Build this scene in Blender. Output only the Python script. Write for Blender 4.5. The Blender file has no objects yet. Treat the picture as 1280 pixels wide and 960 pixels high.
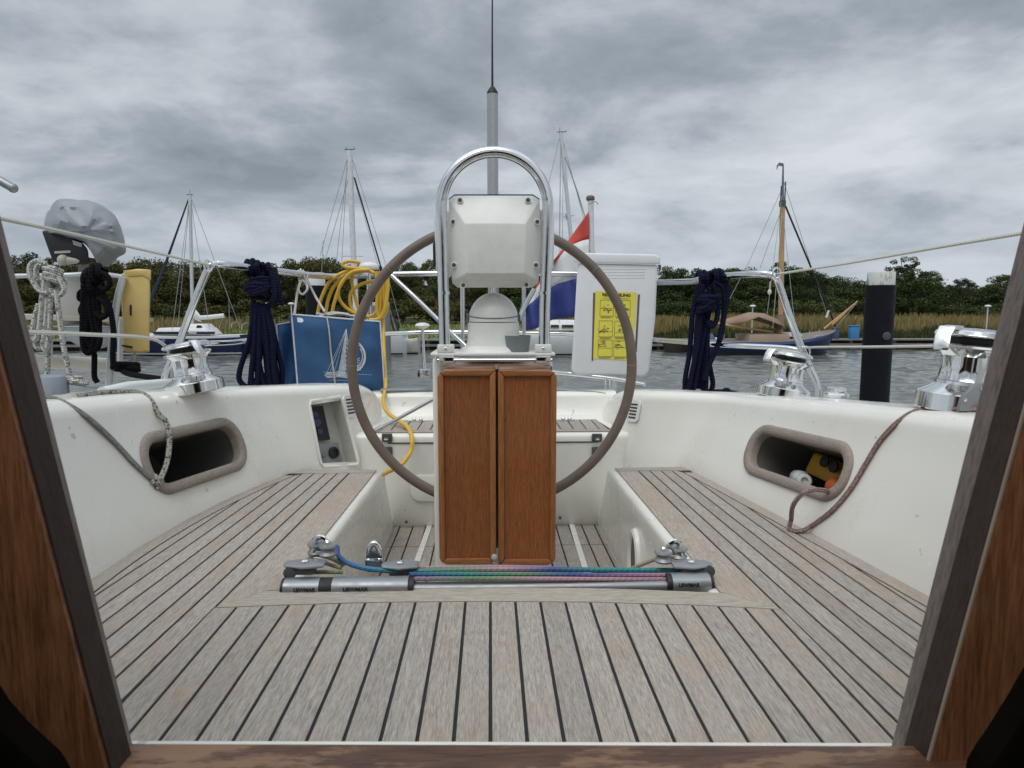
EXPOSURE = 0.0
CLOUD_OFF = (3.1, 1.7, 0.0)
ZENITH = 2.2
SKYGAIN = 1.0
SUNE = 1.2
CABIN_Y = -.25
import bpy, bmesh, math, random
import numpy as np
from mathutils import Vector, Matrix, noise as mnoise
R = random.Random(7)
pi = math.pi
sc = bpy.context.scene
C = sc.collection

# ------------------------------------------------------------------ camera model
CAMZ = 2.0
F = 850.0
PITCH = math.atan(92 / F)
YAW = math.atan(27 / F)
CAM = Vector((0, 0, CAMZ))
_sp, _cp, _sy, _cy = math.sin(PITCH), math.cos(PITCH), math.sin(YAW), math.cos(YAW)
FWD = Vector((_sy * _cp, _cy * _cp, -_sp))
RGT = Vector((_cy, -_sy, 0))
UPV = Vector((_sy * _sp, _cy * _sp, _cp))


def ray(px, py):
    return FWD + RGT * ((px - 640) / F) + UPV * ((480 - py) / F)


def at(px, py, Y):
    d = ray(px, py)
    return CAM + d * (Y / d.y)


def atz(px, py, z):
    d = ray(px, py)
    return CAM + d * ((z - CAMZ) / d.z)


# ------------------------------------------------------------------ mesh builder
def frames(path, closed=False):
    n = len(path)
    T = []
    for i in range(n):
        a = path[(i - 1) % n] if (closed or i > 0) else path[0]
        b = path[(i + 1) % n] if (closed or i < n - 1) else path[-1]
        t = (b - a)
        T.append(t.normalized() if t.length > 1e-9 else Vector((0, 0, 1)))
    ref = Vector((0, 0, 1)) if abs(T[0].z) < 0.9 else Vector((1, 0, 0))
    nrm = (ref - T[0] * ref.dot(T[0])).normalized()
    N = [nrm]
    for i in range(1, n):
        v = N[-1] - T[i] * N[-1].dot(T[i])
        if v.length < 1e-6:
            v = T[i].orthogonal()
        N.append(v.normalized())
    if closed:
        v = N[-1] - T[0] * N[-1].dot(T[0])
        ang = math.atan2(v.cross(N[0]).dot(T[0]), v.dot(N[0]))
        for i in range(n):
            N[i] = Matrix.Rotation(ang * i / n, 3, T[i]) @ N[i]
    return T, N


def spline(pts, k=8, closed=False):
    pts = [Vector(p) for p in pts]
    n = len(pts)
    out = []
    rng = n if closed else n - 1
    for i in range(rng):
        p1, p2 = pts[i], pts[(i + 1) % n]
        p0 = pts[(i - 1) % n] if (closed or i > 0) else p1 * 2 - p2
        p3 = pts[(i + 2) % n] if (closed or i + 2 < n) else p2 * 2 - p1
        for j in range(k):
            t = j / k
            out.append(0.5 * ((2 * p1) + (p2 - p0) * t + (2 * p0 - 5 * p1 + 4 * p2 - p3) * t * t
                              + (3 * p1 - p0 - 3 * p2 + p3) * t ** 3))
    if not closed:
        out.append(pts[-1].copy())
    return out


class MB:
    def __init__(s):
        s.v, s.f, s.uv, s.mi, s.pl = [], [], [], [], []

    def face(s, idx, uv=None, mi=0, pl=0.0):
        s.f.append(tuple(idx)); s.uv.append(uv); s.mi.append(mi); s.pl.append(pl)

    def poly(s, pts, mi=0, pl=0.0):
        b = len(s.v)
        s.v += [Vector(p) for p in pts]
        s.face(range(b, b + len(pts)), None, mi, pl)

    def box(s, lo, hi, mi=0, pl=0.0):
        x0, y0, z0 = lo; x1, y1, z1 = hi
        b = len(s.v)
        s.v += [Vector(p) for p in ((x0, y0, z0), (x1, y0, z0), (x1, y1, z0), (x0, y1, z0),
                                    (x0, y0, z1), (x1, y0, z1), (x1, y1, z1), (x0, y1, z1))]
        for q in ((3, 2, 1, 0), (4, 5, 6, 7), (0, 1, 5, 4), (1, 2, 6, 5), (2, 3, 7, 6), (3, 0, 4, 7)):
            s.face([b + i for i in q], None, mi, pl)

    def hexa(s, P, mi=0, pl=0.0):      # 8 points, bottom ring then top ring
        b = len(s.v)
        s.v += [Vector(p) for p in P]
        for q in ((3, 2, 1, 0), (4, 5, 6, 7), (0, 1, 5, 4), (1, 2, 6, 5), (2, 3, 7, 6), (3, 0, 4, 7)):
            s.face([b + i for i in q], None, mi, pl)

    def extrude(s, pts, d, mi=0, pl=0.0, mi_side=None):
        """closed polygon swept by vector d"""
        d = Vector(d)
        n = len(pts)
        b = len(s.v)
        s.v += [Vector(p) for p in pts] + [Vector(p) + d for p in pts]
        s.face(list(range(b + n - 1, b - 1, -1)), None, mi, pl)
        s.face(range(b + n, b + 2 * n), None, mi, pl)
        for i in range(n):
            j = (i + 1) % n
            s.face((b + i, b + j, b + n + j, b + n + i), None, mi if mi_side is None else mi_side, pl)

    def loft(s, rings, close_ring=True, caps=True, mi=0):
        n = len(rings[0])
        b = len(s.v)
        for r in rings:
            s.v += [Vector(p) for p in r]
        m = n if close_ring else n - 1
        for k in range(len(rings) - 1):
            for i in range(m):
                j = (i + 1) % n
                s.face((b + k * n + i, b + k * n + j, b + (k + 1) * n + j, b + (k + 1) * n + i), None, mi)
        if caps and close_ring:
            s.face(list(range(b + n - 1, b - 1, -1)), None, mi)
            s.face(range(b + (len(rings) - 1) * n, b + len(rings) * n), None, mi)

    def tube(s, path, r, seg=10, closed=False, caps=True, mi=0, flat=1.0, pl=0.0):
        path = [Vector(p) for p in path]
        T, N = frames(path, closed)
        n = len(path)
        rr = r if callable(r) else (lambda t: r)
        b = len(s.v)
        L = [0.0]
        for i in range(1, n):
            L.append(L[-1] + (path[i] - path[i - 1]).length)
        for i in range(n):
            B = T[i].cross(N[i])
            q = rr(i / max(1, n - 1))
            for k in range(seg):
                a = 2 * pi * k / seg
                s.v.append(path[i] + N[i] * (q * math.cos(a)) + B * (q * flat * math.sin(a)))
        m = n if closed else n - 1
        for i in range(m):
            i2 = (i + 1) % n
            l0, l1 = L[i], (L[i2] if i2 else L[-1] + (path[0] - path[-1]).length)
            for k in range(seg):
                k2 = (k + 1) % seg
                s.face((b + i * seg + k, b + i * seg + k2, b + i2 * seg + k2, b + i2 * seg + k),
                       ((l0, k / seg), (l0, (k + 1) / seg), (l1, (k + 1) / seg), (l1, k / seg)), mi, pl)
        if caps and not closed:
            s.face([b + k for k in range(seg - 1, -1, -1)], None, mi, pl)
            s.face([b + (n - 1) * seg + k for k in range(seg)], None, mi, pl)

    def lathe(s, prof, seg=32, o=(0, 0, 0), axis=(0, 0, 1), mi=0, mod=None, caps=True):
        ax = Vector(axis).normalized()
        X = ax.orthogonal().normalized()
        if abs(ax.z) > .9:
            X = (Vector((1, 0, 0)) - ax * ax.x).normalized()
        Yv = ax.cross(X)
        o = Vector(o)
        rings = []
        for (r, z) in prof:
            ring = []
            for k in range(seg):
                a = 2 * pi * k / seg
                q = r * (mod(a, r, z) if mod else 1)
                ring.append(o + ax * z + X * (q * math.cos(a)) + Yv * (q * math.sin(a)))
            rings.append(ring)
        s.loft(rings, True, caps, mi)

    def ball(s, c, r, mi=0, sz=1.0, seg=16):
        n = 9
        s.lathe([(max(1e-4, r * math.sin(pi * i / (n - 1))), -r * sz * math.cos(pi * i / (n - 1))) for i in range(n)],
                seg, c, mi=mi)


def origin_of(o):
    L = Vector((0, 0, 0))
    while o is not None:
        L += o.location
        o = o.parent
    return L


def obj(name, mb, mats, parent=None, smooth=40, local=False):
    me = bpy.data.meshes.new(name)
    V = mb.v
    loc = Vector((0, 0, 0))
    if not local:
        if parent is not None:
            off = origin_of(parent)
            V = [p - off for p in V]
        else:
            xs = [p.x for p in V]; ys = [p.y for p in V]; zs = [p.z for p in V]
            loc = Vector(((min(xs) + max(xs)) / 2, (min(ys) + max(ys)) / 2, min(zs)))
            V = [p - loc for p in V]
    me.from_pydata([tuple(p) for p in V], [], mb.f)
    if not isinstance(mats, (list, tuple)):
        mats = [mats]
    for m in mats:
        me.materials.append(m)
    if any(mb.mi):
        me.polygons.foreach_set('material_index', mb.mi)
    if any(u is not None for u in mb.uv):
        l = me.uv_layers.new(name='UVMap')
        buf = []
        for f, u in zip(mb.f, mb.uv):
            buf += [c for q in (u if u is not None else [(0, 0)] * len(f)) for c in q]
        l.data.foreach_set('uv', buf)
    if any(mb.pl):
        a = me.attributes.new('plank', 'FLOAT', 'FACE')
        a.data.foreach_set('value', mb.pl)
    if smooth:
        me.polygons.foreach_set('use_smooth', [True] * len(me.polygons))
        me.set_sharp_from_angle(angle=math.radians(smooth))
    me.update()
    o = bpy.data.objects.new(name, me)
    o.location = loc
    C.objects.link(o)
    if parent is not None:
        o.parent = parent
    return o


def bevel(o, w, seg=2, angle=30):
    bm = bmesh.new(); bm.from_mesh(o.data)
    bmesh.ops.remove_doubles(bm, verts=bm.verts, dist=1e-5)
    bmesh.ops.recalc_face_normals(bm, faces=bm.faces)
    es = [e for e in bm.edges if len(e.link_faces) == 2 and e.calc_face_angle(0) > math.radians(angle)]
    bmesh.ops.bevel(bm, geom=es, offset=w, segments=seg, profile=.5, affect='EDGES', clamp_overlap=True)
    bm.to_mesh(o.data); bm.free()
    o.data.polygons.foreach_set('use_smooth', [True] * len(o.data.polygons))
    o.data.set_sharp_from_angle(angle=math.radians(40))
    return o


def tag(o, label, cat, group=None, kind=None):
    o['label'] = label; o['category'] = cat
    if group: o['group'] = group
    if kind: o['kind'] = kind
    return o


def empty(name, loc, label, cat, group=None):
    o = bpy.data.objects.new(name, None)
    o.location = loc
    C.objects.link(o)
    return tag(o, label, cat, group)


def copy_tree(o, parent=None):
    c = o.copy(); C.objects.link(c)
    if parent is not None: c.parent = parent
    for ch in list(o.children):
        copy_tree(ch, c)
    return c


def clip(poly, a, b, c):
    """keep a*x+b*y>=c"""
    out = []
    n = len(poly)
    for i in range(n):
        p, q = poly[i], poly[(i + 1) % n]
        dp, dq = a * p[0] + b * p[1] - c, a * q[0] + b * q[1] - c
        if dp >= 0: out.append(p)
        if (dp >= 0) != (dq >= 0):
            t = dp / (dp - dq)
            out.append((p[0] + (q[0] - p[0]) * t, p[1] + (q[1] - p[1]) * t))
    return out


def text_mesh(s, size, name='lettering', bold=0.0):
    cu = bpy.data.curves.new('tmp', 'FONT')
    cu.body = s; cu.size = size; cu.align_x = 'CENTER'; cu.align_y = 'CENTER'
    cu.offset = bold; cu.extrude = .0006
    t = bpy.data.objects.new('tmp', cu); C.objects.link(t)
    dg = bpy.context.evaluated_depsgraph_get()
    me = bpy.data.meshes.new_from_object(t.evaluated_get(dg))
    bpy.data.objects.remove(t); bpy.data.curves.remove(cu)
    me.name = name
    return me


def put_text(s, size, M, mat, parent, width=None, bold=0.0, name='lettering'):
    me = text_mesh(s, size, name, bold)
    if width:
        xs = [v.co.x for v in me.vertices]
        k = width / max(1e-6, max(xs) - min(xs))
        me.transform(Matrix.Diagonal((k, 1, 1, 1)))
    me.transform(M)
    me.transform(Matrix.Translation(-origin_of(parent)))
    me.materials.clear(); me.materials.append(mat)
    o = bpy.data.objects.new(name, me); C.objects.link(o); o.parent = parent
    return o


def basis(o, x, y, z):
    M = Matrix((x, y, z)).transposed().to_4x4()
    M.translation = o
    return M


# ------------------------------------------------------------------ materials
def nodes(name):
    m = bpy.data.materials.new(name); m.use_nodes = True
    nt = m.node_tree
    return m, nt, nt.nodes['Principled BSDF']


def N(nt, t, **k):
    n = nt.nodes.new('ShaderNode' + t)
    for a, v in k.items():
        if a.startswith('i_'):
            n.inputs[a[2:].replace('_', ' ')].default_value = v
        else:
            setattr(n, a, v)
    return n


def ramp(nt, fac, stops):
    r = nt.nodes.new('ShaderNodeValToRGB')
    e = r.color_ramp.elements
    while len(e) < len(stops): e.new(.5)
    for el, (p, c) in zip(e, stops):
        el.position = p
        el.color = (*c, 1) if isinstance(c, (tuple, list)) else (c, c, c, 1)
    nt.links.new(fac, r.inputs['Fac'])
    return r.outputs['Color']


def math_(nt, op, a, b=None, c=None):
    n = nt.nodes.new('ShaderNodeMath'); n.operation = op
    for i, v in enumerate((a, b, c)):
        if v is None: continue
        if isinstance(v, (int, float)): n.inputs[i].default_value = v
        else: nt.links.new(v, n.inputs[i])
    return n.outputs[0]


def mix(nt, fac, a, b, mode='MIX'):
    n = nt.nodes.new('ShaderNodeMix'); n.data_type = 'RGBA'; n.blend_type = mode
    for key, v in ((0, fac), (6, a), (7, b)):
        if isinstance(v, (int, float)): n.inputs[key].default_value = v
        elif isinstance(v, tuple): n.inputs[key].default_value = (*v, 1)
        else: nt.links.new(v, n.inputs[key])
    return n.outputs[2]


def noise(nt, scale, detail=4, rough=.55, vec=None, co='Object', stretch=None, dist=0):
    if vec is None:
        vec = nt.nodes.new('ShaderNodeTexCoord').outputs[co]
    if stretch:
        mp = nt.nodes.new('ShaderNodeMapping')
        mp.inputs['Scale'].default_value = stretch
        nt.links.new(vec, mp.inputs['Vector']); vec = mp.outputs['Vector']
    n = nt.nodes.new('ShaderNodeTexNoise')
    n.inputs['Scale'].default_value = scale; n.inputs['Detail'].default_value = detail
    n.inputs['Roughness'].default_value = rough; n.inputs['Distortion'].default_value = dist
    nt.links.new(vec, n.inputs['Vector'])
    return n.outputs['Fac']


def bump(nt, bs, h, strength=.3, dist=.01):
    b = nt.nodes.new('ShaderNodeBump')
    b.inputs['Strength'].default_value = strength; b.inputs['Distance'].default_value = dist
    nt.links.new(h, b.inputs['Height']); nt.links.new(b.outputs['Normal'], bs.inputs['Normal'])


def mat(name, col, rough=.5, metal=0, var=.12, scale=8, bmp=0, bscale=60, coat=0, spec=.5, rvar=.1, sheen=0):
    m, nt, bs = nodes(name)
    n = noise(nt, scale, 5, .6)
    lo = tuple(c * (1 - var) for c in col); hi = tuple(min(1, c * (1 + var)) for c in col)
    nt.links.new(ramp(nt, n, [(.3, lo), (.7, hi)]), bs.inputs['Base Color'])
    n2 = noise(nt, scale * 4, 3)
    mr = N(nt, 'MapRange'); nt.links.new(n2, mr.inputs[0])
    mr.inputs[1].default_value = .3; mr.inputs[2].default_value = .7
    mr.inputs[3].default_value = max(0, rough - rvar); mr.inputs[4].default_value = min(1, rough + rvar)
    nt.links.new(mr.outputs[0], bs.inputs['Roughness'])
    bs.inputs['Metallic'].default_value = metal
    bs.inputs['Specular IOR Level'].default_value = spec
    bs.inputs['Coat Weight'].default_value = coat
    bs.inputs['Coat Roughness'].default_value = .08
    if sheen:
        bs.inputs['Sheen Weight'].default_value = sheen
    if bmp:
        bump(nt, bs, noise(nt, bscale, 4), bmp, .004)
    return m


def wood(name, dark, light, scale, rough=.5, coat=0, streak=None, bmp=.25, pores=.0, fleck=0, worn=None):
    """scale: stretch per axis; the small one runs along the grain"""
    m, nt, bs = nodes(name)
    tc = nt.nodes.new('ShaderNodeTexCoord').outputs['Object']
    at_ = N(nt, 'Attribute', attribute_name='plank')
    cmb = N(nt, 'CombineXYZ')
    nt.links.new(math_(nt, 'MULTIPLY', at_.outputs['Fac'], 3.7), cmb.inputs[0])
    nt.links.new(math_(nt, 'MULTIPLY', at_.outputs['Fac'], 11.3), cmb.inputs[1])
    nt.links.new(math_(nt, 'MULTIPLY', at_.outputs['Fac'], 5.1), cmb.inputs[2])
    add = N(nt, 'VectorMath', operation='ADD')
    nt.links.new(tc, add.inputs[0]); nt.links.new(cmb.outputs[0], add.inputs[1])
    v = add.outputs[0]
    g = noise(nt, 1, 6, .65, v, stretch=scale, dist=.4)
    fine = noise(nt, 4, 3, .7, v, stretch=scale)
    big = noise(nt, 5, 3, .6, v)
    col = ramp(nt, g, [(.25, dark), (.75, light)])
    col = mix(nt, .45, col, ramp(nt, fine, [(.35, tuple(c * .55 for c in dark)), (.6, tuple(min(1, c * 1.1) for c in light))]))
    if streak:
        col = mix(nt, math_(nt, 'MULTIPLY', ramp(nt, big, [(.47, 0), (.72, 1)]), .5), col, streak)
    # each board has its own tone
    tone = math_(nt, 'FRACT', math_(nt, 'MULTIPLY', at_.outputs['Fac'], 17.17))
    tr = ramp(nt, tone, [(0, (.82, .81, .79)), (.5, (.97, .96, .94)), (1, (.96, .925, .87))])
    col = mix(nt, 1.0, col, tr, 'MULTIPLY')
    if pores:
        p = noise(nt, 9, 2, .5, v, stretch=scale)
        col = mix(nt, math_(nt, 'MULTIPLY', ramp(nt, p, [(.62, 0), (.70, 1)]), pores), col, tuple(min(1, c * 2.2) for c in light))
    if fleck:      # dark weathered pores and blotches
        f1 = noise(nt, 2.2, 5, .75, v, stretch=tuple(c * .8 for c in scale))
        f2 = noise(nt, 7, 5, .65, v)
        col = mix(nt, math_(nt, 'MULTIPLY', math_(nt, 'MULTIPLY', ramp(nt, f1, [(.50, 0), (.62, 1)]), ramp(nt, f2, [(.38, .25), (.62, 1)])), fleck), col, tuple(c * .55 for c in dark))
    if worn:
        f2 = noise(nt, 9, 6, .7, v, stretch=tuple(min(3.0, c * .12) for c in scale))
        col = mix(nt, math_(nt, 'MULTIPLY', ramp(nt, f2, [(.50, 0), (.56, 1)]), .75), col, worn)
    nt.links.new(col, bs.inputs['Base Color'])
    bs.inputs['Roughness'].default_value = rough
    bs.inputs['Coat Weight'].default_value = coat; bs.inputs['Coat Roughness'].default_value = .12
    bump(nt, bs, fine, bmp, .0015)
    return m


def rope_mat(name, col, col2=None, fleck=0.0, pitch=.03, rough=.85, strands=2, bstr=1.0):
    m, nt, bs = nodes(name)
    uv = nt.nodes.new('ShaderNodeTexCoord').outputs['UV']
    sp = N(nt, 'SeparateXYZ'); nt.links.new(uv, sp.inputs[0])
    u, v = sp.outputs[0], sp.outputs[1]
    a = math_(nt, 'SINE', math_(nt, 'MULTIPLY', math_(nt, 'ADD', math_(nt, 'DIVIDE', u, pitch), math_(nt, 'MULTIPLY', v, strands)), 2 * pi))
    b = math_(nt, 'SINE', math_(nt, 'MULTIPLY', math_(nt, 'SUBTRACT', math_(nt, 'DIVIDE', u, pitch), math_(nt, 'MULTIPLY', v, strands)), 2 * pi))
    h = math_(nt, 'MULTIPLY', a, b)
    c = ramp(nt, math_(nt, 'MULTIPLY_ADD', h, .5, .5), [(0, tuple(x * .6 for x in col)), (.6, col), (1, tuple(min(1, x * 1.35) for x in col))])  # highlight on strand crests and shade in hollows, put into the colour
    if col2:
        k = N(nt, 'TexWhiteNoise', noise_dimensions='2D')
        cm = N(nt, 'CombineXYZ')
        nt.links.new(math_(nt, 'FLOOR', math_(nt, 'MULTIPLY', u, 2.0 / pitch)), cm.inputs[0])
        nt.links.new(math_(nt, 'FLOOR', math_(nt, 'MULTIPLY', v, 10)), cm.inputs[1])
        nt.links.new(cm.outputs[0], k.inputs['Vector'])
        c = mix(nt, math_(nt, 'LESS_THAN', k.outputs['Value'], fleck), c, col2)
    nt.links.new(c, bs.inputs['Base Color'])
    bs.inputs['Roughness'].default_value = rough
    bs.inputs['Specular IOR Level'].default_value = .15
    bump(nt, bs, h, bstr, .002)
    return m


def gel_mat():
    m, nt, bs = nodes('white_gelcoat')
    big = noise(nt, 2.2, 4, .6); runs = noise(nt, 7, 5, .6, stretch=(1, 1, .16)); fine = noise(nt, 55, 4, .7); spot = noise(nt, 24, 2, .5)
    c = ramp(nt, big, [(.3, (.775, .765, .70)), (.7, (.825, .815, .755))])
    c = mix(nt, math_(nt, 'MULTIPLY', ramp(nt, runs, [(.54, 0), (.74, 1)]), .28), c, (.58, .55, .46))      # old water runs
    c = mix(nt, math_(nt, 'MULTIPLY', ramp(nt, fine, [(.60, 0), (.72, 1)]), .06), c, (.50, .48, .43))
    c = mix(nt, math_(nt, 'MULTIPLY', ramp(nt, spot, [(.735, 0), (.755, 1)]), .55), c, (.36, .34, .30))      # specks of dirt
    nt.links.new(c, bs.inputs['Base Color'])
    nt.links.new(ramp(nt, mix(nt, .5, runs, fine), [(.35, .13), (.65, .34)]), bs.inputs['Roughness'])
    bs.inputs['Coat Weight'].default_value = .35; bs.inputs['Coat Roughness'].default_value = .1
    bump(nt, bs, big, .05, .02)
    return m
GEL = gel_mat()
GELD = mat('painted_hole_shade', (.12, .115, .105), .6)  # shade of the deep locker pockets, put into the colour
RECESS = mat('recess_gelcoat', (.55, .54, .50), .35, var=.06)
PLAS = mat('white_plastic', (.74, .74, .70), .33, var=.07, scale=9, bmp=.06, bscale=200)
PLAS2 = mat('cool_white_plastic', (.72, .73, .74), .4, var=.05, scale=4)
CHROME = mat('chrome', (.80, .80, .79), .11, 1, var=.03, rvar=.03)
STEEL = mat('stainless_steel', (.72, .73, .74), .16, 1, var=.05, scale=20, rvar=.05)
ALU = mat('grey_aluminium', (.29, .30, .31), .45, .8, var=.08)
ALUW = mat('pale_mast_alloy', (.62, .64, .66), .4, .3, var=.06)
BLACK = mat('black_rubber', (.012, .012, .013), .55, var=.3)
CAULK = mat('black_caulk', (.010, .010, .011), .6, var=.3)
DGREY = mat('dark_grey_fitting', (.07, .075, .08), .4, var=.2)
GREYP = mat('grey_plastic', (.17, .19, .195), .4, var=.05)
MGREY = mat('mid_grey_fitting', (.28, .29, .30), .4, .4, var=.1)
TEAK = wood('weathered_teak', (.23, .20, .176), (.53, .488, .445), (230, 13, 230), .75, streak=(.385, .295, .22), fleck=.55)
TEAKX = wood('weathered_teak_across', (.27, .235, .20), (.55, .51, .455), (13, 230, 230), .75, streak=(.42, .34, .27), fleck=.5)
TEAKE = wood('worn_teak_edge', (.26, .222, .19), (.52, .472, .42), (230, 13, 230), .72, streak=(.40, .285, .195), fleck=.4)
TEAKR = wood('teak_trim', (.25, .21, .18), (.45, .39, .34), (180, 12, 180), .65)
VARN = wood('varnished_oak', (.13, .039, .010), (.38, .128, .034), (210, 210, 8), .32, coat=.35, bmp=.2, pores=.25)
VARNT = wood('varnished_trim', (.23, .080, .022), (.42, .170, .056), (120, 120, 6), .28, coat=.5, bmp=.12)
VARNX = wood('varnished_trim_across', (.22, .078, .022), (.41, .165, .054), (6, 120, 120), .28, coat=.5, bmp=.12)
JAMB = wood('mahogany_jamb', (.14, .050, .020), (.45, .20, .09), (90, 90, 6), .42, coat=.15, streak=(.52, .25, .11), bmp=.3, fleck=.5)
SILL = wood('worn_mahogany_sill', (.06, .025, .014), (.17, .078, .042), (6, 70, 70), .5, coat=.1, bmp=.5, fleck=.3, worn=(.27, .155, .085))
STRIP = wood('weathered_jamb_strip', (.15, .12, .105), (.30, .255, .23), (90, 90, 5), .7)
LEATHER = mat('brown_grey_leather', (.155, .118, .092), .5, var=.16, scale=14, bmp=.25, bscale=220)
NAVY = rope_mat('navy_rope', (.006, .007, .026), pitch=.022)
BLKR = rope_mat('black_rope', (.005, .005, .007), pitch=.025)
WROPE = rope_mat('white_fleck_rope', (.55, .54, .50), (.22, .22, .21), .22, pitch=.014)
GROPE = rope_mat('pale_grey_rope', (.40, .39, .35), (.26, .26, .24), .2, pitch=.008)
SPECK = rope_mat('speckled_rope', (.50, .48, .42), (.09, .09, .085), .2, pitch=.007)
PINKR = rope_mat('pink_brown_rope', (.42, .30, .27), (.26, .17, .17), .35, pitch=.007)
WHITER = rope_mat('white_rope', (.66, .65, .60), pitch=.014)
YELR = mat('yellow_hose', (.68, .42, .045), .4, var=.1)
LIFEL = rope_mat('lifeline_cover', (.62, .60, .53), pitch=.02, bstr=.3)
WIRE = mat('dark_wire', (.03, .03, .035), .5)
LWIRE = mat('pale_wire', (.35, .37, .38), .4, .5)
BLUEF = mat('blue_canvas', (.024, .085, .20), .75, var=.2, scale=9, bmp=.5, bscale=16)
BLUED = mat('rear_blue_canvas', (.022, .085, .225), .7, var=.16, scale=9, bmp=.3, bscale=18)  # canvas of the narrow bag behind, slightly bluer
WPRINT = mat('white_print', (.62, .65, .68), .7, var=.15, scale=60)
YELF = mat('yellow_vinyl', (.62, .45, .16), .45, var=.08, scale=7, bmp=.5, bscale=14)
COVER = mat('silver_grey_cover', (.255, .275, .30), .42, var=.1, scale=10, bmp=.6, bscale=11)
SHEETY = mat('yellow_sheet', (.74, .66, .09), .5, var=.04)
INK = mat('black_ink', (.02, .02, .02), .6)
RED = mat('flag_red', (.52, .065, .05), .75, var=.08, scale=6)
WHITE = mat('flag_white', (.72, .72, .72), .75, var=.06, scale=6)
BLUE = mat('flag_blue', (.045, .065, .27), .75, var=.1, scale=6)
PILEB = mat('black_pile_sleeve', (.006, .006, .009), .6, var=.3, scale=6, spec=.2)
TUBG = mat('grey_antenna_tube', (.40, .41, .42), .35, .5, var=.05)
HULLW = mat('white_hull_paint', (.72, .73, .72), .3, var=.06, scale=.8)
HULLN = mat('navy_hull_paint', (.014, .022, .075), .25, var=.15, scale=.8)
CANV = mat('brown_canvas', (.26, .18, .125), .85, var=.2, scale=1.5, bmp=.5, bscale=3)
SPRUCE = mat('varnished_spar', (.50, .31, .15), .4, var=.15, scale=2)
DWOOD = mat('dark_wet_timber', (.050, .042, .034), .7, var=.35, scale=2, bmp=.4, bscale=8)
GWOOD = mat('grey_jetty_boards', (.20, .19, .175), .8, var=.25, scale=2)
GLASSD = mat('dark_window', (.015, .018, .022), .08, var=.2)
BLUEB = mat('blue_box_paint', (.05, .22, .50), .5, var=.1, scale=1)
CORNER_DARK = mat('corner_black', (.006, .005, .004), .95, var=.3, spec=0)
SLOT_SHADE = wood('painted_slot_shade', (.022, .012, .008), (.058, .034, .024), (90, 90, 5), .8)  # shade of the washboard slot, put into a near-black wood colour
LINING = mat('cabin_lining', (.12, .075, .045), .6, var=.2)
# ------------------------------------------------------------------ camera, world, sun
cam = bpy.data.cameras.new('camera'); cam.sensor_width = 36; cam.lens = F / 1280 * 36
cam.clip_start = .02; cam.clip_end = 3000
cam.dof.use_dof = True; cam.dof.focus_distance = 2.4; cam.dof.aperture_fstop = 15
co = bpy.data.objects.new('camera', cam); C.objects.link(co)
co.location = CAM; co.rotation_euler = (pi / 2 - PITCH, 0, -YAW)
sc.camera = co
sc.render.resolution_x, sc.render.resolution_y = 1024, 768
sc.view_settings.view_transform = 'Standard'; sc.view_settings.look = 'None'
sc.view_settings.exposure = EXPOSURE; sc.view_settings.gamma = 1
sc.cycles.use_denoising = True
sc.cycles.max_bounces = 8

SUN_EL, SUN_AZ = math.radians(62), math.radians(205)   # azimuth measured from +Y towards +X
w = bpy.data.worlds.new('World'); sc.world = w; w.use_nodes = True
nt = w.node_tree
bg = nt.nodes['Background']
sky = nt.nodes.new('ShaderNodeTexSky'); sky.sky_type = 'NISHITA'; sky.sun_disc = False
sky.sun_elevation = SUN_EL; sky.sun_rotation = SUN_AZ; sky.dust_density = 3
tc = nt.nodes.new('ShaderNodeTexCoord').outputs['Generated']
sp = N(nt, 'SeparateXYZ'); nt.links.new(tc, sp.inputs[0])
z = math_(nt, 'MAXIMUM', sp.outputs[2], 0.0)
den = math_(nt, 'ADD', z, .22)
cm = N(nt, 'CombineXYZ')
nt.links.new(math_(nt, 'DIVIDE', sp.outputs[0], den), cm.inputs[0])
nt.links.new(math_(nt, 'MULTIPLY', math_(nt, 'DIVIDE', sp.outputs[1], den), 1.0), cm.inputs[1])
off = N(nt, 'VectorMath', operation='ADD'); nt.links.new(cm.outputs[0], off.inputs[0]); off.inputs[1].default_value = CLOUD_OFF
v = off.outputs[0]
n1 = noise(nt, .42, 2, .5, v, dist=.4)
n2 = noise(nt, 1.35, 9, .58, v, dist=.35)
n3 = noise(nt, 3.6, 6, .6, v)
h = math_(nt, 'ADD', math_(nt, 'ADD', math_(nt, 'MULTIPLY', n1, .36), math_(nt, 'MULTIPLY', n2, .48)), math_(nt, 'MULTIPLY', n3, .16))
cl = ramp(nt, h, [(.37, (.245, .28, .32)), (.445, (.355, .40, .45)), (.505, (.52, .565, .615)), (.60, (.70, .74, .785))])
# the layer thins to an even pale grey near the horizon
hz = N(nt, 'MapRange', interpolation_type='SMOOTHSTEP'); nt.links.new(sp.outputs[2], hz.inputs[0])
hz.inputs[1].default_value = .0; hz.inputs[2].default_value = .22; hz.inputs[3].default_value = .62; hz.inputs[4].default_value = 0
cl = mix(nt, hz.outputs[0], cl, (.52, .585, .66))
# overcast sky: brighter overhead
zb = N(nt, 'MapRange', interpolation_type='SMOOTHSTEP'); nt.links.new(sp.outputs[2], zb.inputs[0])
zb.inputs[1].default_value = .45; zb.inputs[2].default_value = 1.0; zb.inputs[3].default_value = 1.0; zb.inputs[4].default_value = ZENITH
gain = N(nt, 'VectorMath', operation='SCALE'); nt.links.new(cl, gain.inputs[0]); nt.links.new(math_(nt, 'MULTIPLY', zb.outputs[0], 10.0 * SKYGAIN), gain.inputs['Scale'])
nt.links.new(mix(nt, .96, sky.outputs[0], gain.outputs[0]), bg.inputs['Color'])
bg.inputs['Strength'].default_value = .1

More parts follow.
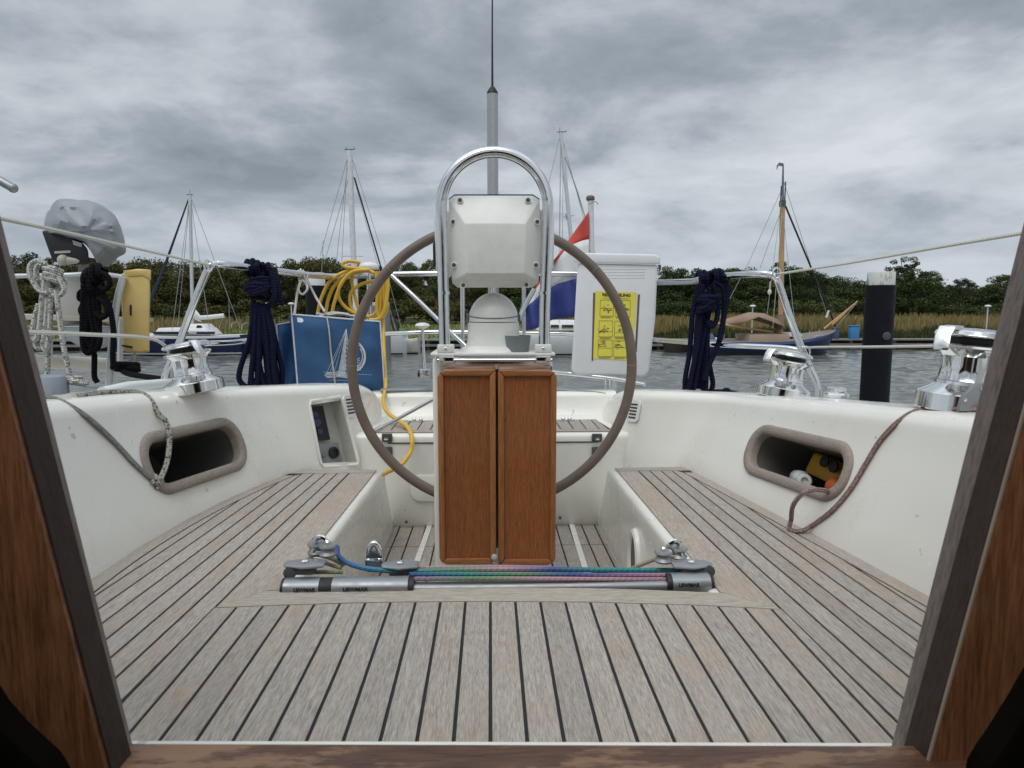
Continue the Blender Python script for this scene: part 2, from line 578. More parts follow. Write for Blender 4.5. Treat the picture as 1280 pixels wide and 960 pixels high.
sun = bpy.data.lights.new('sun', 'SUN'); sun.energy = SUNE; sun.angle = math.radians(40); sun.color = (1, .97, .92)
so = bpy.data.objects.new('sun', sun); C.objects.link(so)
so.rotation_euler = Vector((math.sin(SUN_AZ) * math.cos(SUN_EL), math.cos(SUN_AZ) * math.cos(SUN_EL), math.sin(SUN_EL))).to_track_quat('Z', 'Y').to_euler()

# ------------------------------------------------------------------ the yacht we stand on
ZS = CAMZ - .557          # seats and bridge deck
ZF = CAMZ - .86           # cockpit sole
yacht = empty('sailing_yacht', (0, 2.2, 0), 'white sailing yacht with teak laid cockpit, seen from its own companionway', 'sailing yacht')

Lp = [atz(*p, ZS) for p in ((118, 720), (187, 680), (253, 640), (307, 613), (360, 591.7), (395, 580))]
Rp = [atz(*p, ZS) for p in ((1162, 745), (1056, 692), (995, 657), (900, 605), (845, 580))]
PL = np.polyfit([p.y for p in Lp], [p.x for p in Lp], 2)
PR = np.polyfit([p.y for p in Rp], [p.x for p in Rp], 2)


def XC(s, Y):            # outer edge of the seat = foot of the coaming
    P = PL if s < 0 else PR
    Yc = min(max(Y, 1.15), 2.45)
    x = float(np.polyval(P, Yc) + np.polyval(np.polyder(P), Yc) * (Y - Yc))
    if Y > 2.34:
        t = min(1, (Y - 2.34) / .30); t = t * t * (3 - 2 * t)
        g_ = s * (.505 if s < 0 else .52) - s * max(0, Y - 2.62) * .13
        x += (g_ - x) * t
    return x


def ZT(s, Y):
    z = CAMZ - .19 - .0785 * (Y - 1.45) - (.03 if s > 0 else 0)
    if Y > 2.75: z -= .9 * (Y - 2.75) ** 2
    return z


def lean(Y):
    t = min(1, max(0, (Y - 2.3) / .5)); t = t * t * (3 - 2 * t)
    return .105 * (1 - .75 * t)


def coam_pt(s, Y, t):    # t 0..1 up the inner face
    zt = ZT(s, Y) - .045
    return Vector((XC(s, Y) + s * lean(Y) * t, Y, ZS + (zt - ZS) * t))


def on_coaming(px, py, s, lift=0.0):
    """where the sight line meets the inner face / rounded top of the coaming"""
    d = ray(px, py)
    def inside(Y):
        p = CAM + d * (Y / d.y)
        t = (p.z - ZS) / (ZT(s, Y) - .045 - ZS)
        x = XC(s, Y) + s * lean(Y) * max(t, 0)
        if t > 1:
            e = (p.z - (ZT(s, Y) - .045)) / .045
            x += s * (.06 * (1 - math.sqrt(max(0, 1 - min(1, e) ** 2))))
        return (p.x - x) * s > 0
    lo = .4
    Y = lo
    while Y < 3.2 and not inside(Y): Y += .01
    a, b = Y - .01, Y
    for _ in range(20):
        m = (a + b) / 2
        if inside(m): b = m
        else: a = m
    p = CAM + d * (a / d.y)
    return p + Vector((-s * .9, -.15, .2)).normalized() * lift


def coam_section(s, Y):
    x0 = XC(s, Y); zt = ZT(s, Y); LEAN = lean(Y)
    P = [(x0 + s * .40, ZF - .1), (x0 - s * .0, ZF - .1), (x0 - s * .0, ZS - .02), (x0 + s * .004, ZS + .012)]
    for t in (.25, .5, .75, 1.0):
        q = coam_pt(s, Y, t); P.append((q.x, q.z))
    for a in (15, 30, 45, 60, 75, 90):
        a = math.radians(a)
        P.append((x0 + s * (LEAN + .06 * (1 - math.cos(a))), zt - .045 + .045 * math.sin(a)))
    P += [(x0 + s * .22, zt + .002), (x0 + s * .28, zt)]
    for a in (60, 30, 0):
        a = math.radians(a)
        P.append((x0 + s * (.31 + .05 * math.cos(a)), zt - .05 + .05 * math.sin(a)))
    P += [(x0 + s * .40, ZS + .16)]
    return [Vector((x, Y, zz)) for x, zz in P]


def face_frame(s, c):
    e = .02
    Y = c.y
    t = (c.z - ZS) / (ZT(s, Y) - .045 - ZS)
    ty = (coam_pt(s, Y + e, t) - coam_pt(s, Y - e, t)).normalized()
    up = (coam_pt(s, Y, t + .1) - coam_pt(s, Y, t - .1)).normalized()
    up = (up - ty * up.dot(ty)).normalized()
    n = ty.cross(up) * (1 if s < 0 else -1)
    if n.x * s > 0: n = -n
    return ty, up, n


def rrect(w, h, r, k=6):
    out = []
    for cx, cy, a0 in ((w / 2 - r, h / 2 - r, 0), (-w / 2 + r, h / 2 - r, 90), (-w / 2 + r, -h / 2 + r, 180), (w / 2 - r, -h / 2 + r, 270)):
        for i in range(k + 1):
            a = math.radians(a0 + 90 * i / k)
            out.append((cx + r * math.cos(a), cy + r * math.sin(a)))
    return out


cubby = {}
for s, pts in ((-1, ((176, 552), (298, 522), (300, 582), (190, 617))), (1, ((938, 533), (1062, 560), (1056, 622), (938, 592)))):
    q = [on_coaming(*p, s) for p in pts]
    c = (q[0] + q[1] + q[2] + q[3]) / 4
    ty, up, n = face_frame(s, c)
    Lc = ((q[1] - q[0]).dot(ty) + (q[2] - q[3]).dot(ty)) / 2
    Hc = ((q[0] - q[3]).dot(up) + (q[1] - q[2]).dot(up)) / 2
    cubby[s] = (c, ty, up, n, abs(Lc), abs(Hc))
    print('CUBBY', s, c, Lc, Hc)

rec = [on_coaming(*p, -1) for p in ((389, 506), (426, 500), (446, 577), (403, 579))]
print('RECESS', rec)

stations = [.62, .8, 1.0, 1.2, 1.4, 1.6, 1.8, 2.0, 2.2, 2.33, 2.4, 2.46, 2.52, 2.6, 2.7, 2.8, 2.88, 2.94, 2.99, 3.02]
coam = {}
for s in (-1, 1):
    mb = MB()
    mb.loft([coam_section(s, Y) for Y in stations])
    o = obj('cockpit_coaming', mb, [GEL, GELD, RECESS], yacht, smooth=50)
    bm = bmesh.new(); bm.from_mesh(o.data); bmesh.ops.recalc_face_normals(bm, faces=bm.faces); bm.to_mesh(o.data); bm.free()
    coam[s] = o
    cuts = []
    c, ty, up, n, L, H = cubby[s]
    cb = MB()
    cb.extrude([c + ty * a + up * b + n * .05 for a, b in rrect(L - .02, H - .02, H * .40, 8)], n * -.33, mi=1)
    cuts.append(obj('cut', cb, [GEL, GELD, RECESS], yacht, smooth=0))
    if s < 0:
        cr = sum(rec, Vector()) / 4
        nn = face_frame(s, cr)[2]
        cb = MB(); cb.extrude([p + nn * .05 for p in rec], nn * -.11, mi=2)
        cuts.append(obj('cut', cb, [GEL, GELD, RECESS], yacht, smooth=0))
    for ct in cuts:
        bm = bmesh.new(); bm.from_mesh(ct.data); bmesh.ops.recalc_face_normals(bm, faces=bm.faces); bm.to_mesh(ct.data); bm.free()
        md = o.modifiers.new('b', 'BOOLEAN'); md.operation = 'DIFFERENCE'; md.object = ct; md.solver = 'EXACT'
    dg = bpy.context.evaluated_depsgraph_get()
    me = bpy.data.meshes.new_from_object(o.evaluated_get(dg))
    o.modifiers.clear(); o.data = me
    me.polygons.foreach_set('use_smooth', [True] * len(me.polygons)); me.set_sharp_from_angle(angle=math.radians(35))
    for ct in cuts: bpy.data.objects.remove(ct)
    # teak ring round the locker opening
    ring = MB()
    prof = [(.010, -.02), (.010, .002), (.008, .006), (.002, .010), (-.014, .011), (-.018, .007), (-.020, .002), (-.020, -.004)]
    base = rrect(L, H, H * .42, 8)
    rings = []
    for dx, dz in prof:
        rr = rrect(L - 2 * (dx + .004), H - 2 * (dx + .004), H * .42 - dx, 8)
        rings.append([c + ty * a + up * b + n * dz for a, b in rr])
    ring.loft(rings, True, False)
    rg = obj('locker_opening_trim', ring, TEAKR, o, smooth=50)

# ------------------------------------------------------------------ laid teak
gap = .0054
planks = MB(); edge = MB(); across = MB(); caulk = MB()
zt0 = ZS


def plank(mbx, poly, th=.004, pl=None):
    if len(poly) < 3: return
    cl_ = []
    for p in poly:
        if not cl_ or (abs(p[0] - cl_[-1][0]) + abs(p[1] - cl_[-1][1])) > 1e-5: cl_.append(p)
    if len(cl_) < 3: return
    A = sum(cl_[i][0] * cl_[(i + 1) % len(cl_)][1] - cl_[(i + 1) % len(cl_)][0] * cl_[i][1] for i in range(len(cl_))) / 2
    if abs(A) < 2e-4: return
    if A < 0: cl_.reverse()
    mbx.extrude([(x, y, zt0 - th) for x, y in cl_], (0, 0, th), pl=pl if pl is not None else R.uniform(.1, 9))


def one(poly, m):
    q = MB(); plank(q, poly); return obj('teak_edge_board', q, m, yacht, smooth=0)


def between(poly, A, B, g=gap):
    """part of poly between lines A and B (each two xy points running aft), A on the left"""
    for (p, q), sg in ((A, 1), (B, -1)):
        dx, dy = q[0] - p[0], q[1] - p[1]
        l = math.hypot(dx, dy)
        a, b = dy / l, -dx / l            # points to the right of the line
        poly = clip(poly, sg * a, sg * b, sg * (a * p[0] + b * p[1]) + g / 2)
    return poly


def xy(px, py):
    p = atz(px, py, ZS); return (p.x, p.y)


tipL, tipR, mid = xy(268, 760), xy(977, 762), xy(613, 752)
YF = .60
# bridge deck: boards fore and aft
arcB = [tipL, xy(360, 756.5), xy(480, 753.2), mid, xy(745, 753.2), xy(875, 757), tipR]
xs0 = xy(613, 752)[0]
pitch = (xy(876, 757)[0] - xy(350, 757)[0]) / ((876 - 350) / 31.55)
print('PITCH', pitch, 'tips', tipL, tipR)
regB = [(tipL[0] - .01, YF), (tipR[0] + .01, YF)] + arcB[::-1]
for k in range(-13, 13):
    planks_poly = between(regB, ((xs0 + k * pitch, 0), (xs0 + k * pitch, 3)), ((xs0 + (k + 1) * pitch, 0), (xs0 + (k + 1) * pitch, 3)))
    plank(planks, planks_poly)
# margin board along the well
arcA = [xy(333, 738.5), xy(480, 735.5), xy(620, 734), xy(760, 735.5), xy(905, 741)]
off = .0035
plank(across, [(x, y + off * .8) for x, y in arcB][0:1] + [(x, y + off) for x, y in arcB[1:-1]] + [(x, y + off * .8) for x, y in arcB[-1:]] + arcA[::-1])
seat_in = {-1: (xy(345, 745), xy(470, 588)), 1: (xy(905, 745), xy(774, 591))}
YA = 2.36
for s in (-1, 1):
    tip = tipL if s < 0 else tipR
    aft0 = xy(439, 588.7) if s < 0 else xy(800.6, 591)
    aft_pitch = (.0395 if s < 0 else .039); fwd_pitch = .0455
    def line(j):
        sl = (aft0[0] - tip[0]) / (aft0[1] - tip[1])
        xa = tip[0] + sl * (YA - tip[1]); xf = tip[0] + sl * (YF - tip[1])
        return ((xf + s * fwd_pitch * j, YF), (xa + s * aft_pitch * j, YA))
    ys = np.linspace(YF, YA, 24)
    outer = [(XC(s, y) - s * .040, y) for y in ys]
    wall = [(XC(s, y) + s * .02, y) for y in ys]
    afty = YA - .045
    i0, i1 = seat_in[s]
    sl = (i1[0] - i0[0]) / (i1[1] - i0[1])
    ix = lambda y: i0[0] + sl * (y - i0[1])
    arcx = (arcA[0] if s < 0 else arcA[-1])
    # wide inner board, mitred on the margin board
    inner = [(arcx[0] - s * gap * .4, arcx[1] + gap * .7), (ix(arcx[1]), arcx[1] + gap * .7), (ix(afty), afty - gap), (line(0)[1][0] - s * gap / 2, afty - gap), (tip[0] - s * gap * .5, tip[1] + gap)]
    one(inner, TEAKE)
    reg = [(line(-3)[0][0], YF)] + [(line(-3)[1][0], afty - gap)] + [(x, min(y, afty - gap)) for x, y in outer[::-1]]
    for j in range(0, 9):
        A, B = line(j), line(j + 1)
        if s < 0: A, B = B, A
        plank(planks, between(reg, A, B))
    # covering board along the coaming, aft board across
    one([(x - s * .0 + s * gap, y) for x, y in outer if y < afty - gap] + [(x, y) for x, y in wall[::-1] if y < afty - gap], TEAKE)
    one([(ix(afty), afty), (ix(YA), YA), (XC(s, YA) + s * .02, YA + .01), (XC(s, afty) + s * .02, afty)], TEAKX)
    # black bedding compound below all of it
    caulk.poly([(p[0], p[1], zt0 - .0025) for p in ([(ix(arcx[1]), arcx[1])] + [(ix(YA), YA)] + wall[::-1] + [(tip[0], YF), (tip[0], tip[1])])])
caulk.poly([(p[0], p[1], zt0 - .0025) for p in [(tipL[0], YF), (tipR[0], YF), tipR] + arcA[::-1] + [tipL]])
deckT = obj('teak_planking', planks, TEAK, yacht, smooth=0)
obj('teak_margin_board', across, TEAKX, yacht, smooth=0)
obj('deck_caulking', caulk, CAULK, yacht, smooth=0)

# seat boxes: rounded white nosing, face down to the sole, sloping aft end
for s in (-1, 1):
    i0, i1 = seat_in[s]
    sl = (i1[0] - i0[0]) / (i1[1] - i0[1])
    rings = []
    for y in (.62, 1.0, 1.3, 1.6, 1.9, 2.15, 2.30, YA + .005):
        x = i0[0] + sl * (y - i0[1])
        P = [(x + s * .02, ZS - .0045), (x - s * .004, ZS - .0045)]
        for a in (80, 55, 30, 5):
            a = math.radians(a)
            P.append((x - s * (.004 + .018 * math.cos(a)), ZS - .0245 + .020 * math.sin(a)))
        P += [(x - s * .020, ZS - .06), (x - s * .012, ZF + .06), (x - s * .014, ZF - .02), (x + s * .9 * abs(x), ZF - .02), (x + s * .5 * abs(x), ZS - .0045)]
        rings.append([Vector((px_, y + (.30 * (ZS - zz) / (ZS - ZF) if y > YA else 0), zz)) for px_, zz in P])
    mb = MB(); mb.loft(rings)
    so_ = obj('seat_base', mb, GEL, yacht, smooth=50)
bh = MB()      # aft face of the bridge deck
bh.extrude([(seat_in[-1][0][0] - .1, 0, ZF - .02), (seat_in[1][0][0] + .1, 0, ZF - .02), (seat_in[1][0][0] + .1, 0, ZS - .006), (seat_in[-1][0][0] - .1, 0, ZS - .006)], (0, .66, 0))
for i, p in enumerate(bh.v): bh.v[i] = Vector((p.x, p.y + .60, p.z))
obj('bridge_deck', bh, GEL, yacht, smooth=0)

# drain grommet at the foot of the right seat box
p = at(822, 712, 1.62)
mb = MB(); cc = Vector((seat_in[1][0][0] - .030, 1.93, ZF + .125))
mb.tube([cc + Vector((0, .055 * math.cos(a), .085 * math.sin(a))) for a in np.linspace(0, 2 * pi, 28)[:-1]], .013, 8, closed=True)
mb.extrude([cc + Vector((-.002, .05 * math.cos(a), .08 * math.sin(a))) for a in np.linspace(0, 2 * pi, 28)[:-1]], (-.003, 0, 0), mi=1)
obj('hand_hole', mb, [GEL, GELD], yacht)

# cockpit sole in teak, with white hatch lines
solep = MB(); soleb = MB()
soleb.box((-.62, 1.2, ZF - .03), (.66, 2.95, ZF - .003))
for k in range(-11, 13):
    x = k * .052
    zt0 = ZF
    for y0, y1 in ((1.27, 2.42), (2.425, 2.9)):
        plank(solep, [(x + .003, y0), (x + .049, y0), (x + .049, y1), (x + .003, y1)], .0025)
zt0 = ZS
obj('sole_caulking', soleb, CAULK, yacht, smooth=0)
obj('sole_planking', solep, TEAK, yacht, smooth=0)
for xa, xb in ((-.285, -.255), (.285, .315)):
    mb = MB(); mb.extrude([(xa, 1.3, ZF + .0015), (xa + .02, 1.3, ZF + .0015), (xb + .02, 2.7, ZF + .0015), (xb, 2.7, ZF + .0015)], (0, 0, .003))
    obj('sole_hatch_seam', mb, GEL, yacht, smooth=0)

# helm seat across the stern
YH = 2.62; ZH = CAMZ - .472
mb = MB()
prof = [(YH + .05, ZF - .02), (YH + .012, ZF + .05), (YH, ZF + .18), (YH - .004, ZH - .05)]
for a in (0, 30, 60, 90):
    a = math.radians(a)
    prof.append((YH - .004 + .02 * (1 - math.cos(a)), ZH - .028 + .022 * math.sin(a)))
prof += [(2.93, ZH - .006), (2.965, ZH + .02), (2.985, CAMZ - .385)]
for a in (30, 60, 90):
    a = math.radians(a)
    prof.append((2.985 + .03 * (1 - math.cos(a)), CAMZ - .385 + .025 * math.sin(a)))
prof += [(3.09, CAMZ - .361), (3.12, CAMZ - .39), (3.14, CAMZ - .54), (3.86, CAMZ - .545), (3.86, ZF - .02)]
rings = []
for x in (-.53, 0, .56):
    # the lower front curves round into the sides
    bul = 0
    rings.append([Vector((x, y - (bul if y < 2.9 else 0), zz)) for y, zz in prof])
mb.loft(rings)
obj('helm_seat', mb, GEL, yacht, smooth=50)
mb = MB()
zt0 = ZH
TLx0, TLx1, TRx0, TRx1 = at(466, 540, YH + .02).x, at(497, 522, 2.93).x, at(768, 540, YH + .02).x, at(745, 522, 2.93).x
zt0 = ZH - .001
hs = [(TLx0, YH + .018), (TRx0, YH + .018), (TRx1, 2.925), (TLx1, 2.925)]
plank(mb, [(TLx0, YH + .018), (TRx0, YH + .018), (TRx0 - .02, YH + .06), (TLx0 + .02, YH + .06)])
n_ = 24
for k in range(-12, 12):
    a, b = k * .052 + .02, (k + 1) * .052 + .02
    plank(mb, between([(TLx0 + .02, YH + .063), (TRx0 - .02, YH + .063), (TRx1, 2.925), (TLx1, 2.925)], ((a, 0), (a, 3)), ((b, 0), (b, 3))))
obj('helm_seat_planking', mb, TEAK, yacht, smooth=0)
mb = MB(); mb.poly([(x, y, ZH - .003) for x, y in hs]); obj('helm_seat_caulking', mb, CAULK, yacht, smooth=0)
zt0 = ZS
# lid seam, latches, inspection hatch
mb = MB(); zz = at(600, 553, YH).z
mb.box((-.40, YH - .007, zz - .0025), (.42, YH - .0005, zz + .0025))
obj('locker_lid_seam', mb, DGREY, yacht, smooth=0)
for px in (484, 746):
    for py, hh in ((547, .016), (565, .02)):
        c = at(px, py, YH - .006)
        mb = MB(); mb.box((c.x - .02, YH - .016, c.z - hh), (c.x + .02, YH - .002, c.z + hh))
        mb.box((c.x - .012, YH - .024, c.z - hh * .6), (c.x + .010, YH - .0165, c.z + hh * .3), mi=1)
        bevel(obj('locker_latch', mb, [DGREY, STEEL], yacht), .003)
mb = MB(); c = at(545, 610, YH - .004)
mb.extrude([(c.x + a, YH - .001, c.z + b) for a, b in rrect(.20, .105, .04)], (0, -.006, 0))
bevel(obj('inspection_hatch', mb, GEL, yacht), .003)
for (px, py) in ((508, 652), (700, 647)):
    mb = MB(); c = at(px, py, YH + .01); mb.lathe([(.006, 0), (.006, .006), (.004, .008)], 12, (c.x, c.y, c.z), (0, -1, 0))
    obj('drain_plug', mb, DGREY, yacht)
# pad eyes on the seat
for px in (522, 708):
    c = at(px, 523, 2.88)
    mb = MB(); mb.box((c.x - .035, c.y - .012, ZH - .001), (c.x + .035, c.y + .012, ZH + .006))
    mb.ball((c.x - .014, c.y, ZH + .008), .009); mb.ball((c.x + .014, c.y, ZH + .008), .009)
    obj('seat_hinge', mb, STEEL, yacht)
# grey rail along the backrest top
mb = MB()
mb.tube([at(476, 488, 3.0), at(545, 487, 3.03), at(700, 487, 3.03), at(757, 493, 3.0)], .009, 8)
obj('backrest_rail', mb, ALU, yacht)

# instrument recess contents
ty, up, nn = face_frame(-1, sum(rec, Vector()) / 4)
def rp(u, v, d):      # u along, v down (0..1) on the recess back
    a = rec[0].lerp(rec[1], u); b = rec[3].lerp(rec[2], u)
    return a.lerp(b, v) - nn * d
mb = MB(); mb.extrude([rp(.02, .03, .052), rp(.62, .03, .052), rp(.60, .60, .052), rp(.02, .60, .052)], nn * .008)
pn = obj('gauge_panel', mb, BLACK, yacht, smooth=0)
mb = MB()
for (u, v, r) in ((.3, .16, .012), (.3, .30, .016), (.32, .46, .012)):
    c = rp(u, v, .043); mb.lathe([(r, 0), (r, .004), (r * .7, .005)], 16, c, nn)
obj('gauge', mb, mat('gauge_blue', (.03, .035, .10), .3), pn)
mb = MB(); mb.extrude([rp(.04, .66, .050), rp(.80, .66, .050), rp(.80, .985, .050), rp(.06, .985, .050)], nn * .008)
bx = obj('socket_panel', mb, MGREY, yacht, smooth=0)
mb = MB(); c = rp(.58, .82, .041); mb.lathe([(.022, 0), (.022, .008), (.014, .010), (.013, .004)], 20, c, nn); obj('socket', mb, BLACK, bx)
mb = MB(); c = rp(.24, .84, .041); mb.lathe([(.014, 0), (.014, .006), (.008, .012)], 14, c, nn); obj('switch_knob', mb, GREYP, bx)
mb = MB()
cr = sum(rec, Vector()) / 4
loop = [cr + (p - cr) * 1.10 for p in rec]
lp = []
for i in range(4):
    a, b = loop[i], loop[(i + 1) % 4]
    lp += [a.lerp(b, t) for t in (.06, .5, .94)]
mb.tube([p + nn * .001 for p in lp], .007, 8, closed=True, flat=.7)
obj('recess_rim', mb, GEL, yacht)

# vent grilles near the aft corners
for s, (px, py) in ((-1, (436, 508)), (1, (793, 514))):
    c = on_coaming(px, py, s)
    ty, up, n = face_frame(s, c)
    mb = MB(); mb.extrude([c + ty * a + up * b for a, b in rrect(.075, .085, .018)], n * .006)
    g = obj('vent_grille', mb, PLAS, yacht)
    mb = MB()
    for k in range(5):
        b = -.026 + k * .013
        mb.extrude([c + ty * a + up * (b + e) + n * .0065 for a, e in ((-.024, -.003), (.024, -.003), (.024, .003), (-.024, .003))], n * .001)
    obj('vent_slot', mb, BLACK, g, smooth=0)

# hull and decks outside the coamings
def hull_half(Y):
    return max(.2, 1.62 - .06 * max(0, Y - 1.2) ** 2 * 1.3 if Y > 1.2 else 1.62)
rings = []
for Y in (-2.5, -1, 0, .7, 1.2, 1.8, 2.4, 3.0, 3.5, 3.88):
    hb = hull_half(Y) - .12
    zd = CAMZ - .56
    rings.append([Vector((x, Y, zz)) for x, zz in ((-hb * .5, -.35), (-hb * .92, .05), (-hb, .8), (-hb, zd), (-hb + .05, zd + .03), (-hb + .10, zd),
                                                 (hb - .10, zd), (hb - .05, zd + .03), (hb, zd), (hb, .8), (hb * .92, .05), (hb * .5, -.35))])
# open shell: sides and transom, and side decks
mb = MB()
n = 12
b0 = len(mb.v)
for r in rings: mb.v += r
for k in range(len(rings) - 1):
    for i in (0, 1, 2, 3, 4, 6, 7, 8, 9, 10):
        mb.face((k * n + i, k * n + i + 1, (k + 1) * n + i + 1, (k + 1) * n + i))
e = (len(rings) - 1) * n
mb.face([e + i for i in range(12)])
obj('hull', mb, GEL, yacht, smooth=30)
for s in (-1, 1):
    mb = MB()
    for Ya, Yb in zip((-2.5, -1, .62, 1.0, 1.4, 1.8, 2.2, 2.6, 2.97, 3.4), (-1, .62, 1.0, 1.4, 1.8, 2.2, 2.6, 2.97, 3.4, 3.86)):
        zd = CAMZ - .561
        f = lambda Y: (XC(s, Y) + s * .38) if Y > .6 else s * .9
        mb.poly([(f(Ya), Ya, zd), (s * (hull_half(Ya) - .215), Ya, zd), (s * (hull_half(Yb) - .215), Yb, zd), (f(Yb), Yb, zd)])
    obj('side_deck', mb, GEL, yacht, smooth=0)

# ------------------------------------------------------------------ companionway
cw = yacht
def edgeline(s, y):       # x of the opening's inner edge in the photograph at row y
    return (74 + (y - 560) * .2503) if s < 0 else (1207 - (y - 560) * .253)
def band(s, offs, Yd, ya, yb):
    return [at(edgeline(s, y) + s * o, y, Yd) for y, o in ((ya, offs[0]), (yb, offs[1]))]
Y0 = .545
for s in (-1, 1):
    ya, yb = -420, 1000
    # weathered outer strip: inner edge face + face towards the cabin
    wA, wB = (20, 20.5) if s < 0 else (33, 33)      # width of the lit edge face in the picture
    a0, a1 = [at(edgeline(s, y) + s * wA, y, Y0) for y in (ya, yb)]
    b0, b1 = [at(edgeline(s, y), y, Y0 + .030) for y in (ya, yb)]
    outw = Vector((s * .05, 0, 0))
    mb = MB()
    mb.hexa([a1, a1 + outw, b1 + outw, b1, a0, a0 + outw, b0 + outw, b0] if s > 0 else [a1 + outw, a1, b1, b1 + outw, a0 + outw, a0, b0, b0 + outw])
    o = obj('retaining_strip', mb, STRIP, yacht, smooth=0); bevel(o, .002)
    # mahogany inner board facing the cabin
    Yi = .50
    dA, dB = (58, 42) if s < 0 else (86, 55)
    c0 = at(edgeline(s, ya) + s * dA, ya, Yi); c1 = at(edgeline(s, yb) + s * dB, yb, Yi)
    ow = Vector((s * .50, 0, 0))
    mb = MB()
    fw = Vector((0, .03, 0))
    mb.hexa([c1, c1 + ow, c1 + ow + fw, c1 + fw, c0, c0 + ow, c0 + ow + fw, c0 + fw])
    o = obj('companionway_jamb', mb, JAMB, yacht, smooth=0); bevel(o, .003)
    # thin pale sealant line on the board's edge
    mb = MB()
    mb.tube([c0 + Vector((-s * .001, .002, 0)), c1 + Vector((-s * .001, .002, 0))], .0016, 6)
    if s > 0: obj('sealant_bead', mb, mat('pale_sealant', (.30, .24, .18), .6), yacht)
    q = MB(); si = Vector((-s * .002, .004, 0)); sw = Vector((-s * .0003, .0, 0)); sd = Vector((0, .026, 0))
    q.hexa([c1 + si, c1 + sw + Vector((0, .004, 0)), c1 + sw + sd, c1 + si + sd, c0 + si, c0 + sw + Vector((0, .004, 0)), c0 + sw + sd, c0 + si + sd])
    obj('slot_shade_strip', q, SLOT_SHADE, yacht, smooth=0)  # dark strip added on the board's edge for the slot's shade
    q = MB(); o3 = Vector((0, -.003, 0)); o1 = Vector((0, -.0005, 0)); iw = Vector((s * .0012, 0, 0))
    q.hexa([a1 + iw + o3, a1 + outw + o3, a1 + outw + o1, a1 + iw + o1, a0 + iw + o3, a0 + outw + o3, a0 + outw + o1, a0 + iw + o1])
    obj('slot_shade_strip', q, SLOT_SHADE, yacht, smooth=0)  # same painted shade over the strip's cabin side
    # slot side and bulkhead outside
    e0, e1 = c0 + Vector((s * .012, .032, 0)), c1 + Vector((s * .012, .032, 0))
    mb = MB()
    d0 = at(edgeline(s, ya) + s * 60, ya, .60); d1 = at(edgeline(s, yb) + s * 60, yb, .60)
    big = Vector((s * 1.0, 0, 0))
    mb.hexa([d1, d1 + big, d1 + big + fw, d1 + fw, d0, d0 + big, d0 + big + fw, d0 + fw])
    obj('cabin_bulkhead', mb, GEL, yacht, smooth=0)
# sill
mb = MB()
zs0 = at(640, 928, .535).z
pa, pb = atz(40, 927.5, zs0), atz(1250, 931, zs0); bk = Vector((0, -.05, 0)); dn = Vector((0, 0, -.10))
mb.hexa([pa + bk + dn, pb + bk + dn, pb + dn, pa + dn, pa + bk, pb + bk, pb, pa])
o = obj('companionway_sill', mb, SILL, yacht, smooth=0); bevel(o, .003)
mb = MB()
zz = at(640, 924.5, .63).z
pa, pb = atz(40, 924.5, zz), atz(1250, 928, zz); bk = Vector((0, -.085, 0)); dn = Vector((0, 0, -.2))
mb.hexa([pa + bk + dn, pb + bk + dn, pb + dn, pa + dn, pa + bk, pb + bk, pb, pa])
bevel(obj('sill_moulding', mb, GEL, yacht, smooth=0), .002)
# near-black panels added in the lower corners, close to the camera
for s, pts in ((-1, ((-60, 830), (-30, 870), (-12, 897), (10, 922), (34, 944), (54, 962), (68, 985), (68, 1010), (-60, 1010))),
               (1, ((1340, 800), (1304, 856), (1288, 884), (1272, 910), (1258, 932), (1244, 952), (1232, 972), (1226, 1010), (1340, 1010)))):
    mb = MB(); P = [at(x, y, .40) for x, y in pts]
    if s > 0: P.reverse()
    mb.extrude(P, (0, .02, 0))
    bevel(obj('added_dark_corner_panel', mb, CORNER_DARK, yacht, smooth=0), .004)
# the cabin around the camera
mb = MB()
for lo, hi in (((-1.0, -2.2, .3), (-.97, .46, CAMZ + .55)), ((.97, -2.2, .3), (1.0, .46, CAMZ + .55)), ((-1.0, -2.25, .3), (1.0, -2.2, CAMZ + .55)),
               ((-1.0, -2.2, .25), (1.0, .46, .3)), ((-1.0, -2.2, CAMZ + .55), (1.0, CABIN_Y, CAMZ + .58))):
    mb.box(lo, hi)
obj('cabin_interior', mb, LINING, yacht, smooth=0)
# ------------------------------------------------------------------ steering pedestal, wheel, table
YP = 2.06
ped = empty('steering_pedestal', (.02, YP + .1, ZF), 'white steering pedestal with stainless hoop and instrument pod behind the wooden table', 'steering pedestal')
mb = MB()
x0, x1 = at(542, 600, YP).x, at(690, 600, YP).x
zt = at(600, 447, YP).z
mb.extrude([(x0, YP, ZF), (x1, YP, ZF), (x1, YP + .10, ZF), (x1 - .05, YP + .13, ZF), (x0 + .05, YP + .13, ZF), (x0, YP + .10, ZF)], (0, 0, zt - ZF))
o = obj('column', mb, GEL, ped); bevel(o, .012, 3)
mb = MB()
xa, xb = at(538, 444, 1.99).x, at(694, 444, 1.99).x
ztop = at(615, 441, 1.99).z
mb.extrude([(xa, 1.985, ztop - .009), (xb, 1.985, ztop - .009), (xb, 2.2, ztop - .009), (xa, 2.2, ztop - .009)], (0, 0, .009))
bevel(obj('top_plate', mb, GEL, ped), .003)
for px, rr in ((557, 0), (679, 0)):
    c = at(px, 437, 1.995)
    mb = MB(); mb.box((c.x - .024, 1.985, ztop), (c.x + .024, 2.035, ztop + .024)); o = obj('hoop_clamp', mb, PLAS, ped); bevel(o, .003)
    mb = MB(); mb.lathe([(.0045, 0), (.0045, .002), (.003, .003)], 12, (c.x, 1.985, ztop + .012), (0, -1, 0)); obj('clamp_screw', mb, STEEL, o)
